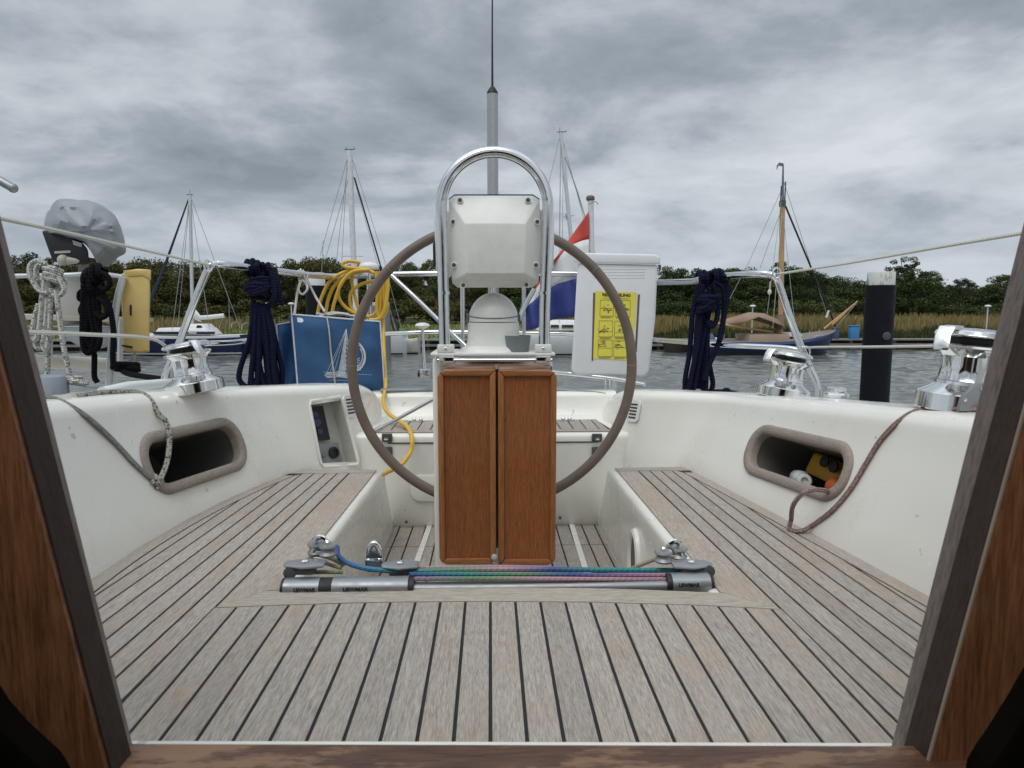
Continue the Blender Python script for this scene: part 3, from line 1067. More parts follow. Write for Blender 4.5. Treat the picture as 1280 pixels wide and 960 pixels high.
# hoop
cL, cR = at(556, 440, 2.01), at(680, 440, 2.01)
topz = at(618, 190, 2.01).z
hw = (at(685, 262, 2.01).x - at(551.5, 262, 2.01).x) / 2; hx = (at(685, 262, 2.01).x + at(551.5, 262, 2.01).x) / 2
zc = topz - hw
P = [Vector((cL.x, 2.01, ztop)), Vector((cL.x - .002, 2.01, ztop + .15)), Vector((hx - hw * .985, 2.01, zc - .12))]
P += [Vector((hx + hw * math.cos(a), 2.01, zc + hw * math.sin(a))) for a in np.linspace(pi, 0, 21)]
P += [Vector((hx + hw * .985, 2.01, zc - .12)), Vector((cR.x + .002, 2.01, ztop + .15)), Vector((cR.x, 2.01, ztop))]
mb = MB(); mb.tube(spline(P, 4), .0165, 20); obj('guard_hoop', mb, STEEL, ped)
for c in (cL, cR):
    mb = MB(); mb.tube([Vector((c.x, 2.01, ztop + .17)), Vector((c.x, 2.01, ztop + .178))], .0172, 20); obj('hoop_joint', mb, STEEL, ped)
# hinge bracket over the table
mb = MB(); a, b = at(549, 462, 1.99), at(688, 447, 1.99)
mb.box((a.x + .0, 1.985, a.z), (b.x, 2.04, ztop - .0105)); o = obj('hinge_bracket', mb, STEEL, ped); bevel(o, .002)
mb = MB(); zz = at(615, 450, 1.98).z
mb.tube([Vector((a.x - .004, 1.978, zz)), Vector((b.x + .004, 1.978, zz))], .005, 10); 
obj('hinge_pin', mb, STEEL, ped)
for xx in (a.x, b.x - .045):
    mb = MB(); mb.box((xx, 1.970, zz - .012), (xx + .045, 1.9835, zz + .012)); bevel(obj('hinge_knuckle', mb, CHROME, ped), .004)
# compass housing
c = at(617, 440, 2.11)
cx = c.x
mb = MB()
zb = ztop
P = [at(582, 440, 2.11), at(590, 424, 2.11), at(585.5, 404, 2.11)]
W = lambda px0, px1: (at(px1, 420, 2.11).x - at(px0, 420, 2.11).x) / 2
prof = [(W(576, 659), 0), (W(578, 657), .008), (W(583, 652), .016), (W(585, 650.5), .03), (W(586, 649.5), at(617, 403, 2.11).z - ztop)]
def sq(a, r, z):      # squarish plan
    return 1 / (abs(math.cos(a)) ** 3.2 + abs(math.sin(a)) ** 3.2) ** (1 / 3.2)
mb.lathe(prof, 48, (cx, 2.12, ztop), mod=sq)
hs = obj('compass_housing', mb, PLAS, ped, smooth=30)
mb = MB(); zh = at(617, 402.5, 2.11).z; rr = W(586, 649); th = at(617, 366, 2.09).z - zh
ring = []
prof = [(rr * math.cos(a), th * math.sin(a)) for a in np.linspace(0, pi / 2 - .02, 10)]
mb.lathe(prof, 40, (cx, 2.12, zh + .0015)); obj('compass_hood', mb, PLAS, ped, smooth=60)
mb = MB(); mb.tube([Vector((cx + rr * 1.004 * math.cos(a), 2.12 + rr * 1.004 * math.sin(a), zh + .012 + .010 * (1 + math.sin(a)))) for a in np.linspace(pi, 2 * pi, 20)], .0012, 6)
obj('hood_seam', mb, DGREY, ped)
for q in (-1, 1):
    mb = MB(); mb.lathe([(.018, 0), (.018, .006)], 18, (cx + q * rr * .99, 2.12, zh + .008), (q, 0, 0)); obj('hood_pivot', mb, GREYP, ped)
# pod
YB = 2.00
def fr(pts, Y): return [at(px, py, Y) for px, py in pts]
outer = [(561, 250), (568, 244.5), (666, 244.5), (674.5, 250), (676, 300), (673, 353), (666, 359.5), (572, 359.5), (565.5, 354), (561.5, 300)]
mid_ = [(562, 252), (569, 247), (665, 247), (673.5, 252), (674, 300), (672, 351), (665, 357.5), (573, 357.5), (566.5, 351), (562.5, 300)]
front = [(581, 280), (584, 279.5), (654, 279.5), (657, 280), (657, 300), (655, 341), (653, 342), (586, 342), (584, 341), (581.5, 300)]
mb = MB()
mb.loft([fr(outer, YB + .13), fr(outer, YB + .035), fr(mid_, YB + .028), fr(front, YB - .012)])
pod = obj('instrument_pod', mb, PLAS, ped, smooth=0); bevel(pod, .006, 3, 14)
mb = MB(); mb.loft([fr([(x, y - 1.6) for x, y in outer], YB + .125), fr([(x, y - 1.6) for x, y in outer], YB + .045)]); 
obj('pod_gasket', mb, BLACK, pod)
mb = MB(); mb.loft([fr([(542.5, 268), (550, 262), (690, 262), (693, 268), (692, 335), (688, 342), (550, 345), (545, 338)], Y) for Y in (YB + .14, YB + .055)])
bevel(obj('pod_back', mb, PLAS, pod, smooth=0), .006)
mb = MB(); mb.loft([fr([(541, 305), (545, 300), (545, 334), (541.5, 332)], Y) for Y in (YB + .138, YB + .06)]); obj('display_edge', mb, BLACK, pod)
for px, py in ((575, 250.5), (660, 250.5), (566.5, 277.5), (671.5, 277.5), (567.5, 331.5), (670, 331.5), (579, 356.5), (658, 356)):
    c = at(px, py, YB + .020)
    mb = MB(); mb.lathe([(.0085, -.004), (.0085, .006), (.0062, .0065), (.0058, .001)], 14, c, (0, -1, 0)); obj('screw_recess', mb, PLAS, pod)
    mb = MB(); mb.lathe([(.006, 0), (.006, .0045), (.002, .0052)], 12, c, (0, -1, 0)); obj('screw', mb, mat('screw_head', (.12, .11, .09), .4, .6), pod)

# wheel
STITCH = mat('rim_stitching', (.26, .21, .17), .6)
YW = 2.27
wc = at(616, 457, YW)
wr = (at(797, 457, YW).x - at(435, 457, YW).x) / 2 - .0165
whl = empty('ship_helm', wc, 'large leather covered steering wheel standing behind the wooden table', 'steering wheel')
mb = MB(); mb.tube([wc + Vector((wr * math.cos(a), .03 * math.sin(a), wr * .998 * math.sin(a))) for a in np.linspace(0, 2 * pi, 121)[:-1]], .0168, 18, closed=True)
obj('rim', mb, LEATHER, whl)
for a in np.radians([43, 137, 223.5, 316, 180, 0]):
    d = Vector((math.cos(a), .06 * math.sin(a), math.sin(a))); t = Vector((-math.sin(a), .06 * math.cos(a), math.cos(a)))
    mb = MB(); mb.tube([wc + d * wr - t * .0015, wc + d * wr + t * .0015], .0172, 18); obj('rim_seam', mb, STITCH, whl)
for a in np.radians([209, 90, 270]):
    d = Vector((math.cos(a), .03 * math.sin(a), math.sin(a)))
    mb = MB(); mb.tube([wc + Vector((0, -.03, 0)) + d * .03, wc + d * (wr - .01)], .0062, 10); sp_ = obj('spoke', mb, STEEL, whl)
    mb = MB(); mb.tube([wc + d * (wr - .045), wc + d * (wr - .018)], .009, 12); obj('spoke_socket', mb, STEEL, sp_)
mb = MB(); mb.lathe([(.04, 0), (.045, .01), (.045, .05), (.03, .07)], 24, wc + Vector((0, .02, 0)), (0, -1, 0)); obj('hub', mb, STEEL, whl)

# cockpit table: two folded leaves
YT = 1.93
tab = empty('folding_table', at(621, 706, YT + .04), 'varnished brown wooden cockpit table folded down in two upright leaves', 'table')
for xa, xb, ya, yb in ((546.5, 619.5, 462.5, 705), (622.5, 696, 463, 706)):
    px = lambda x, y: at(x, y, YT)
    P = [px(xa, ya), px(xb, ya), px(xb, yb), px(xa, yb)]
    xl, xr, zb_, zt_ = P[0].x, P[1].x, P[2].z, P[0].z
    if xa < 600: ro, ri = 'L', 'R'
    tw = .0172
    mb = MB(); mb.box((xl + tw, YT + .006, zb_ + tw), (xr - tw, YT + .055, zt_ - tw), pl=R.uniform(1, 8))
    leaf = obj('table_leaf', mb, VARN, tab, smooth=0)
    out = .014
    L_ = xa < 600
    # frame mouldings, mitred
    def strip(a, b, c_, d, m, nm='leaf_moulding'):
        q = MB(); q.extrude([Vector((x, YT - .004, z_)) for x, z_ in (a, b, c_, d)], (0, .064, 0), pl=R.uniform(1, 8))
        bevel(obj(nm, q, m, leaf, smooth=0), .006, 3)
    e = .0006
    if L_:
        strip((xl + .012, zb_), (xl + tw, zb_ + tw + e), (xl + tw, zt_ - tw - e), (xl, zt_ - .004), VARNT) if 0 else None
    cr_ = .016
    def side(x_out, x_in, rnd):
        sgn = 1 if x_in > x_out else -1
        pts = [(x_in, zb_ + tw + e), (x_in, zt_ - tw - e)]
        if rnd:
            pts += [(x_out + sgn * cr_ * .4, zt_ - cr_ * .4 - .0), (x_out, zt_ - cr_ * 1.3), (x_out, zb_ + cr_ * 1.3), (x_out + sgn * cr_ * .4, zb_ + cr_ * .4)]
        else:
            pts += [(x_out, zt_ - e), (x_out, zb_ + e)]
        q = MB(); q.extrude([Vector((x, YT - .004, z_)) for x, z_ in pts], (0, .064, 0), pl=R.uniform(1, 8))
        bevel(obj('leaf_moulding', q, VARNT, leaf, smooth=0), .0035, 2)
    def horiz(z_out, z_in):
        sgn = 1 if z_in > z_out else -1
        lo = xl + (cr_ * .45 if L_ else e); hi = xr - (cr_ * .45 if not L_ else e)
        pts = [(xl + tw + e, z_in), (xr - tw - e, z_in)]
        if not L_: pts += [(xr - cr_ * .4, z_out + sgn * cr_ * .4), (xr - cr_ * 1.3, z_out), (xl + e, z_out)]
        else: pts += [(xr - e, z_out), (xl + cr_ * 1.3, z_out), (xl + cr_ * .4, z_out + sgn * cr_ * .4)]
        q = MB(); q.extrude([Vector((x, YT - .0035, z_)) for x, z_ in pts], (0, .063, 0), pl=R.uniform(1, 8))
        bevel(obj('leaf_moulding', q, VARNX, leaf, smooth=0), .0035, 2)
    side(xl, xl + tw, L_); side(xr, xr - tw, not L_); horiz(zt_, zt_ - tw); horiz(zb_, zb_ + tw)
mb = MB(); a, b = at(549, 462, YT), at(693, 462, YT)
mb.box((a.x, YT + .065, a.z - .55), (b.x, YT + .10, a.z + .004)); bevel(obj('table_core', mb, VARN, tab, smooth=0), .004)
mb = MB(); c = at(618, 697, YT - .012)
mb.ball(c, .010, sz=1.1); mb.tube(spline([c, c + Vector((.004, -.004, -.02)), c + Vector((.016, .0, -.035))], 4), .004, 8)
mb.tube(spline([c, c + Vector((-.002, -.004, -.02)), c + Vector((-.004, .0, -.035))], 4), .004, 8)
obj('cord_toggle', mb, GROPE, tab)

# grey pot on the plate
mb = MB(); c0 = at(647, 440, 2.05); r0 = (at(660.5, 440, 2.05).x - at(632, 440, 2.05).x) / 2; h0 = at(647, 420, 2.03).z - ztop
mb.lathe([(r0, 0), (r0 * 1.16, h0), (r0 * 1.10, h0), (r0 * .95, .01)], 32, (c0.x, 2.05, ztop + .001))
tag(obj('cup', mb, GREYP), 'small grey plastic pot standing on the pedestal plate beside the compass housing', 'pot')

# ------------------------------------------------------------------ mainsheet traveller
YR = 1.335
trv = empty('mainsheet_traveller', (0, YR, ZS - .05), 'grey mainsheet traveller track lying across the cockpit behind the teak bridge deck', 'traveller')
zr = at(620, 719.5, YR).z - .0073
xl, xr = at(357, 733, YR).x, at(891, 733, YR).x
mb = MB()
def bar(mb_, xa, xb, r, mi=0, zc_=None):
    zc_ = zr - .012 if zc_ is None else zc_
    P = []
    for a in np.linspace(-20, 200, 12):
        P.append((r * math.cos(math.radians(a)), r * .82 * math.sin(math.radians(a))))
    P += [(-r, -.03), (r, -.03)]
    mb_.loft([[Vector((x, YR + p, zc_ + q)) for p, q in P] for x in (xa, xb)], mi=mi)
bar(mb, at(517, 733, YR).x, at(842, 733, YR).x, .015, zc_=at(620, 727, YR).z - .0123); obj('track', mb, ALU, trv)
for pa, pb, m, nm, r in ((357, 401, ALU, 'end_cover', .0235), (417, 511, ALU, 'end_cover', .0235), (838, 885, ALU, 'end_cover', .0235),
                         (401.5, 416.5, BLACK, 'black_end_stop', .0225), (511.5, 518, BLACK, 'black_end_stop', .0225), (832, 837.5, BLACK, 'black_end_stop', .0225), (885.5, 889, BLACK, 'black_end_stop', .0225), (353.5, 356.5, BLACK, 'black_end_stop', .0225)):
    mb = MB(); bar(mb, at(pa, 733, YR).x, at(pb, 733, YR).x, r); ec = obj(nm, mb, m, trv)
    if nm == 'end_cover':
        pc = (pa + pb) / 2 if pa != 417 else 444
        q = at(pc - (0 if pa != 357 else -1), 734.5, YR - .0245)
        put_text('LEWMAR', .0105, basis(Vector((q.x, YR - .0242, zr - .0082)), Vector((1, 0, 0)), Vector((0, 0, 1)), Vector((0, -1, 0))), INK, ec, width=.043 if pa != 417 else .05, bold=.0003)
# control blocks and cleats
def sheave_block(c, r=.02):
    q = MB(); q.lathe([(r * .9, 0), (r, .004), (r * .72, .010), (r * .72, .014), (r, .020), (r * .9, .024)], 24, c); b = obj('sheave_block', q, MGREY, trv)
    q = MB(); q.lathe([(r * .3, .0), (r * .3, .030), (r * .15, .033)], 14, c); obj('pin', q, CHROME, b)
    return b
def cleat(c, s, w=.10):
    q = MB()
    P = [(-.06, -.018), (.0, -.026), (.055, -.014), (.062, .0), (.055, .014), (.0, .026), (-.06, .018)]
    q.extrude([c + Vector((x * s * w / .1, y, 0)) for x, y in (P if s > 0 else P[::-1])], (0, 0, .006)); b = obj('cam_plate', q, MGREY, trv); bevel(b, .004)
    q = MB(); q.lathe([(.008, .006), (.008, .010), (.005, .012)], 16, c); obj('bolt', q, CHROME, b)
    q = MB(); q.box(c + Vector((-.022, -.016, -.016)), c + Vector((.022, .016, -.001))); bevel(obj('cam_base', q, DGREY, b), .004)
cleat(at(381, 706.5, YR + .03), -1, .07); cleat(at(500, 708, YR + .06), -1, .065); cleat(at(864, 707, YR + .03), 1, .07)
for px, py in ((364, 714), (884, 712)):
    c = at(px, py, YR + .025); q = MB(); q.lathe([(.006, -.014), (.013, -.012), (.013, -.009), (.009, -.005), (.009, .005), (.013, .009), (.013, .012), (.006, .014)], 20, c, (0, 1, 0)); o = obj('fairlead', q, DGREY, trv)
for px, py, dy, r in ((829, 702, .05, .0195), (848, 697, .09, .0195), (395, 692, .09, .018), (410, 694, .07, .019)):
    sheave_block(at(px, py, YR + dy), r)
for px, py in ((843, 688), (400, 683)):      # shackles above
    c = at(px, py, YR + .08); q = MB()
    q.tube(spline([c + Vector((-.014, 0, -.012)), c + Vector((-.012, 0, .012)), c + Vector((0, 0, .02)), c + Vector((.012, 0, .012)), c + Vector((.014, 0, -.012))], 5), .006, 8)
    q.tube([c + Vector((-.02, 0, -.012)), c + Vector((.02, 0, -.012))], .004, 8)
    obj('shackle', q, CHROME, trv)
c = at(468, 703, YR + .10)    # upright chrome stand-up block
q = MB()
q.box(c + Vector((-.020, -.010, -.02)), c + Vector((.020, .010, .012)))
o = obj('standup_block', q, CHROME, trv, smooth=0); bevel(o, .006)
q = MB(); q.tube(spline([c + Vector((-.013, 0, .008)), c + Vector((-.010, 0, .032)), c + Vector((0, 0, .043)), c + Vector((.010, 0, .032)), c + Vector((.013, 0, .008))], 5), .007, 10); obj('bail', q, CHROME, o)
q = MB(); q.lathe([(.012, -.006), (.012, .006)], 18, c + Vector((0, 0, .012)), (0, 1, 0)); obj('sheave', q, DGREY, o)

# multicoloured control lines
def grad_mat(name, cols, axis=0, span=(-.5, .5)):
    m, nt_, bs = nodes(name)
    uv = nt_.nodes.new('ShaderNodeTexCoord').outputs['UV']
    s_ = N(nt_, 'SeparateXYZ'); nt_.links.new(uv, s_.inputs[0])
    mr = N(nt_, 'MapRange'); nt_.links.new(s_.outputs[0], mr.inputs[0]); mr.inputs[1].default_value = 0; mr.inputs[2].default_value = span
    c_ = ramp(nt_, mr.outputs[0], [(i / (len(cols) - 1), k) for i, k in enumerate(cols)])
    uvn = math_(nt_, 'SINE', math_(nt_, 'MULTIPLY', math_(nt_, 'ADD', math_(nt_, 'DIVIDE', s_.outputs[0], .012), math_(nt_, 'MULTIPLY', s_.outputs[1], 2)), 2 * pi))
    nt_.links.new(c_, bs.inputs['Base Color']); bs.inputs['Roughness'].default_value = .6
    bump(nt_, bs, uvn, .4, .001)
    return m
teal, blu, pur, pnk, grn, tan = (.03, .22, .24), (.035, .08, .25), (.22, .12, .27), (.40, .24, .28), (.12, .24, .12), (.36, .28, .17)
def ctl(pts, r, cols, label, Yoff=.0):
    P = spline([at(x, y, YR + .05 + dy) for x, y, dy in pts], 6)
    q = MB(); q.tube(P, r, 8)
    L_ = sum((P[i + 1] - P[i]).length for i in range(len(P) - 1))
    tag(obj('control_line', q, grad_mat('control_line_weave', cols, span=L_)), label, 'rope', 'control lines over the mainsheet traveller')
ctl([(421, 683, .07), (424, 696, .05), (440, 706, .02), (470, 712, .0), (520, 714, .0), (620, 711.5, .0), (760, 712.5, 0), (866, 713, 0)], .0054, [blu, (.04, .17, .33), teal, grn, pnk, blu, teal, teal, (.04, .2, .2)], 'thick teal and blue line curving down from the left end blocks along the traveller')
ctl([(480, 711, .03), (560, 709.5, .03), (640, 708.5, .03), (720, 712, .03), (800, 718, .02), (846, 717, .0)], .0042, [tan, pnk, pnk, pur, tan, pnk], 'pink line lying highest, passing just under the foot of the wooden table')
ctl([(512, 718, -.04), (600, 717.5, -.045), (700, 718, -.045), (760, 719, -.045), (850, 718.5, -.04)], .0045, [blu, teal, grn, blu, pur, pnk], 'dark blue and green line in the middle of the traveller lines')
ctl([(516, 724, -.05), (600, 723, -.055), (700, 723.5, -.055), (836, 724.5, -.05)], .0045, [pur, grn, pnk, pnk, (.3, .16, .2)], 'lowest line of the traveller, green turning pink towards the right end')
ctl([(378, 706, .05), (392, 694, .06), (412, 697, .06), (430, 706, .04)], .005, [pnk, tan, grn], 'upper short pink and green line looping out of the left cam plate')
ctl([(374, 703, .02), (392, 700, .04), (410, 705, .04), (426, 710, .02)], .0045, [tan, pnk, tan], 'lower short tan line looping out of the left cam plate')
ctl([(380, 716, .0), (405, 715, .0), (428, 715, .0)], .0045, [pnk, tan, grn], 'short straight tan line between the left cam plate and the end cover')
ctl([(786, 712, .09), (806, 704, .08), (824, 697, .06)], .0045, [grn, tan, tan], 'olive line rising to the round blocks at the right end of the traveller')

# ------------------------------------------------------------------ winches
def make_winch(k=1.0):
    w_ = bpy.data.objects.new('winch', None); C.objects.link(w_)
    rib = lambda a, r, z: 1 + .022 * (1 if (int(a / (2 * pi) * 16) % 2) else -1)
    q = MB(); q.lathe([(.080, 0), (.083, .003), (.082, .031), (.079, .034), (.062, .044), (.055, .050), (.054, .056)], 40); obj('winch_base', q, CHROME, w_, smooth=35, local=True)
    q = MB(); q.lathe([(.052, .057), (.0495, .064), (.048, .084), (.0495, .102), (.056, .110), (.066, .116)], 80, mod=lambda a, r, z: rib(a, r, z) if r < .05 else 1); obj('winch_drum', q, CHROME, w_, smooth=25, local=True)
    q = MB(); q.lathe([(.066, .1175), (.068, .121), (.062, .124), (.050, .128)], 40); obj('lower_jaw', q, CHROME, w_, local=True)
    q = MB(); q.lathe([(.048, .128), (.048, .134)], 40); obj('line_gap', q, BLACK, w_, local=True)
    q = MB(); q.lathe([(.050, .1345), (.064, .138), (.068, .141), (.066, .147), (.056, .153), (.024, .155), (.022, .150)], 40); obj('upper_jaw', q, CHROME, w_, local=True)
    q = MB()
    P = [Vector((x, y, z_)) for x, y, z_ in ((-.020, -.052, .1535), (-.028, -.072, .150), (-.030, -.082, .132), (-.026, -.092, .112))]
    q.loft([[p + Vector((-.013, 0, -.003)), p + Vector((.013, 0, -.003)), p + Vector((.013, 0, .004)), p + Vector((-.013, 0, .004))] for p in P])
    o = obj('feeder_arm', q, CHROME, w_, local=True); bevel(o, .003)
    return w_
def aim(o, loc, tilt_dir, ang, spin, k):
    rot = Matrix.Rotation(ang, 4, Vector((0, 1, 0)) if tilt_dir > 0 else Vector((0, -1, 0))) @ Matrix.Rotation(spin, 4, 'Z')
    o.rotation_euler = rot.to_euler(); o.location = loc; o.scale = (k, k, k)
W0 = make_winch()
c = at(242, 487, 2.02); aim(W0, (c.x - .01, 2.06, ZT(-1, 2.06) - .008), -1, .16, 1.1, 1.0)
tag(W0, 'chrome self tailing winch on the coaming beside the navy rope hank, left of the wheel', 'winch', 'chrome winches on the coamings')
W1 = copy_tree(W0); c = at(986, 498, 2.13); aim(W1, (c.x + .01, 2.2, ZT(1, 2.2) - .008), 1, .17, -1.0, 1.0)
tag(W1, 'chrome self tailing winch on the coaming below the right corner of the stern rail', 'winch', 'chrome winches on the coamings')
W2 = copy_tree(W0); c = at(1226, 514, 1.42); aim(W2, (c.x + .02, 1.50, ZT(1, 1.5) - .006), 1, .10, -.9, 1.22)
tag(W2, 'large chrome winch partly hidden by the right companionway frame', 'winch', 'chrome winches on the coamings')
# grey holder beside the big winch
q = MB(); P = [at(x, y, 1.40) for x, y in ((1199, 514), (1204, 497), (1216, 484), (1224, 479), (1236, 480), (1258, 484), (1258, 517))]
q.extrude(P, (0, .012, 0)); o = obj('winch_handle_holder', q, MGREY); bevel(o, .002)
tag(o, 'flat grey riveted plate standing on the coaming in front of the large right winch', 'plate')
for px, py, r in ((1228, 486, .0055), (1206, 500, .004), (1222, 514, .003)):
    q = MB(); q.lathe([(r, 0), (r, .003), (r * .6, .004)], 12, at(px, py, 1.40), (0, -1, 0)); obj('rivet', q, STEEL, o)
# low chrome cap further aft
c = at(1045, 499, 2.04)
q = MB(); q.lathe([(.038, 0), (.038, .008), (.026, .017), (.030, .020), (.027, .028), (.012, .031)], 32, (c.x + .02, 2.08, ZT(1, 2.08) + .001))
tag(obj('deck_cap', q, CHROME), 'low round chrome cap on the right coaming beside the black mooring pile', 'cap')

# ------------------------------------------------------------------ pushpit
zd = CAMZ - .545
push = empty('stern_rail', (0, 3.4, zd), 'polished stainless steel rail running round the stern of the yacht', 'stern rail')
RT = .0148
def pipe(pts, r=RT, k=6, name='rail_tube', m=STEEL, seg=12, par=None):
    q = MB(); q.tube(spline(pts, k), r, seg); return obj(name, q, m, par or push)
Yc, Ys = 2.75, 3.75
pipe([at(205, 478, Yc - .02), at(209, 463, Yc - .02), at(222, 434, Yc), at(240, 385, Yc), at(257, 343, Yc), at(263, 333, Yc), at(270, 330, Yc + .02), at(285, 331, Yc + .06), at(340, 338, 3.05), at(400, 345, 3.35), at(440, 345, 3.55), at(480, 343, Ys), at(550, 342, Ys), at(690, 342, Ys), at(745, 343, Ys)], name='top_rail')
pipe([at(1022, 503, Yc - .02), at(1021, 480, Yc - .02), at(1010, 455, Yc), at(990, 405, Yc), at(974, 357, Yc), at(968, 346, Yc), at(960, 343, Yc + .02), at(945, 342.5, Yc + .06), at(905, 345, 3.0), at(880, 348, 3.15), at(860, 352, 3.3), at(800, 352, 3.6), at(745, 344, Ys)], name='top_rail')
pipe([at(216, 441, Yc), at(240, 431, Yc + .05), at(290, 428, 2.95), at(330, 424, 3.2), at(420, 421, 3.5), at(500, 416.5, Ys), at(560, 415, Ys), at(700, 417, Ys)], .0115, name='mid_rail')
pipe([at(1006, 440, Yc), at(980, 435, Yc + .05), at(900, 431, 3.0), at(835, 426, 3.3), at(760, 420, 3.6), at(700, 417, Ys)], .0115, name='mid_rail')
pipe([at(488, 343, Ys), at(520, 373, Ys - .05), at(560, 412, Ys - .1), at(590, 440, Ys - .15), at(615, 465, Ys - .2)], .012, name='brace')
pipe([at(668, 361, Ys - .1), at(655, 385, Ys - .1), at(640, 420, Ys - .12)], .013, name='brace')
for px in (578, 655):
    a = at(px, 343, Ys)
    pipe([a, Vector((a.x, Ys, zd))], .013, name='stanchion')
for px in (461, 770):
    a = at(px, 345, Ys - .15); pipe([a, Vector((a.x, Ys - .15, zd))], .0115, name='stanchion')
pipe([at(690, 465, 3.4), at(720, 468, 3.4), at(770, 474, 3.3), at(806, 481, 3.2)], .011, name='seat_rail')
for px in (757, 762):
    a = at(px, 473, 3.32); pipe([a, at(px, 486, 3.32)], .006, name='rail_clamp')
for a in (at(1006, 440, Yc - .01), at(217, 441, Yc - .01), at(969, 342, Yc - .01), at(262, 332, Yc - .01)):
    q = MB(); q.tube([a + Vector((.015 * math.cos(t), -.012, .022 * math.sin(t))) for t in np.linspace(0, 2 * pi, 16)[:-1]], .0045, 6, closed=True); obj('shackle', q, STEEL, push)
q = MB(); c = at(962, 365, Yc - .01); q.tube([at(963, 352, Yc), c], .003, 6); q.ball(c, .008, sz=1.4); obj('dangling_pin', q, WHITER, push)

# lifelines
def life(name_pts, r, label, m=LIFEL):
    q = MB(); q.tube(spline(name_pts, 6), r, 8); tag(obj('lifeline', q, m), label, 'lifeline', 'lifelines of the yacht')
life([at(264, 332, Yc), at(120, 299, 1.9), at(0, 273, 1.4), at(-80, 257, 1.1)], .0045, 'upper left lifeline crossing in front of the covered outboard')
life([at(216, 441, Yc), at(190, 423.5, 2.4), at(110, 418, 2.0), at(35, 415, 1.75), at(-60, 410, 1.4)], .0060, 'lower left lifeline, white sleeved, crossing in front of the black rope hank', WHITER)
life([at(969, 343, Yc), at(1060, 329, 2.3), at(1180, 308, 1.8), at(1300, 288, 1.45)], .0045, 'upper right lifeline rising over the black mooring pile')
life([at(1007, 440, Yc), at(1010, 434.5, 2.6), at(1100, 433.5, 2.1), at(1200, 432, 1.75), at(1300, 430, 1.5)], .0045, 'lower right lifeline passing in front of the black mooring pile', WHITER)
# ------------------------------------------------------------------ things hung on the stern rail
def strands(mb, list_of, r, seg=10, k=7):
    for pts in list_of: mb.tube(spline(pts, k), r, seg)

def coil_turns(c, ax, R0, n, r, wob=.006, ph=0.0):
    """turns of rope round an axis"""
    ax = Vector(ax).normalized(); X = ax.orthogonal().normalized(); Y_ = ax.cross(X)
    P = []
    for i in range(n * 12 + 1):
        a = 2 * pi * i / 12 + ph
        q = R0 + R.uniform(-wob, wob)
        P.append(c + X * (q * math.cos(a)) + Y_ * (q * math.sin(a)) + ax * ((i / 12 - n / 2) * r * 1.9))
    return spline(P, 3)

# navy hank, left
rl = R
mb = MB(); Yn = 2.93; r_ = .0118
top = at(326, 335, Yn)
mb.tube(coil_turns(at(318, 336, 2.95), (1, 0, -.06), .030, 3, r_), r_, 10)
mb.tube(coil_turns(at(334, 340, 3.0), (1, .2, -.06), .028, 2, r_), r_, 10)
kn = at(323, 362, Yn - .02)
for i in range(5):
    mb.tube(coil_turns(kn + Vector((R.uniform(-.01, .01), R.uniform(-.01, .01), -.016 + i * .012)), (R.uniform(-.3, .3), R.uniform(-.3, .3), 1), .042 - abs(i - 2) * .005, 2, r_ * .5, .004, R.uniform(0, 6)), r_ * .95, 10)
loops = [((317, 375), (313, 420), (300, 462), (301, 478), (316, 486), (318, 475)), ((320, 380), (318, 430), (314, 470), (318, 484), (323, 470), (324, 430), (325, 382)),
         ((324, 380), (326, 430), (322, 472), (328, 485), (334, 470), (330, 420), (328, 380)), ((327, 380), (331, 425), (334, 465), (338, 483), (344, 466), (339, 425), (330, 380)),
         ((329, 380), (337, 430), (347, 470), (350, 484), (353, 465), (345, 430), (333, 380)), ((322, 378), (322, 440), (330, 478), (336, 484), (337, 460), (330, 420), (326, 380)),
         ((331, 382), (340, 420), (342, 460), (345, 484), (338, 478), (334, 430), (329, 384)), ((318, 380), (316, 430), (322, 470), (313, 484), (316, 450), (320, 400), (322, 378))]
for L_ in loops:
    d0 = R.uniform(-.035, .035)
    mb.tube(spline([at(x, y, Yn - .02 + d0 * min(1, (y - 375) / 60)) for x, y in L_], 7), r_, 10)
mb.tube(spline([at(343, 336, Yn), at(346, 350, Yn - .02), at(349, 368, Yn - .02), at(352, 381, Yn - .01)], 6), r_, 10)
mb.tube(spline([at(340, 340, Yn), at(344, 362, Yn - .03), at(341, 378, Yn - .03), at(330, 384, Yn)], 6), r_, 10)
tag(obj('rope_hank', mb, NAVY), 'navy mooring rope knotted in a hank on the left stern rail beside the blue bags', 'rope')
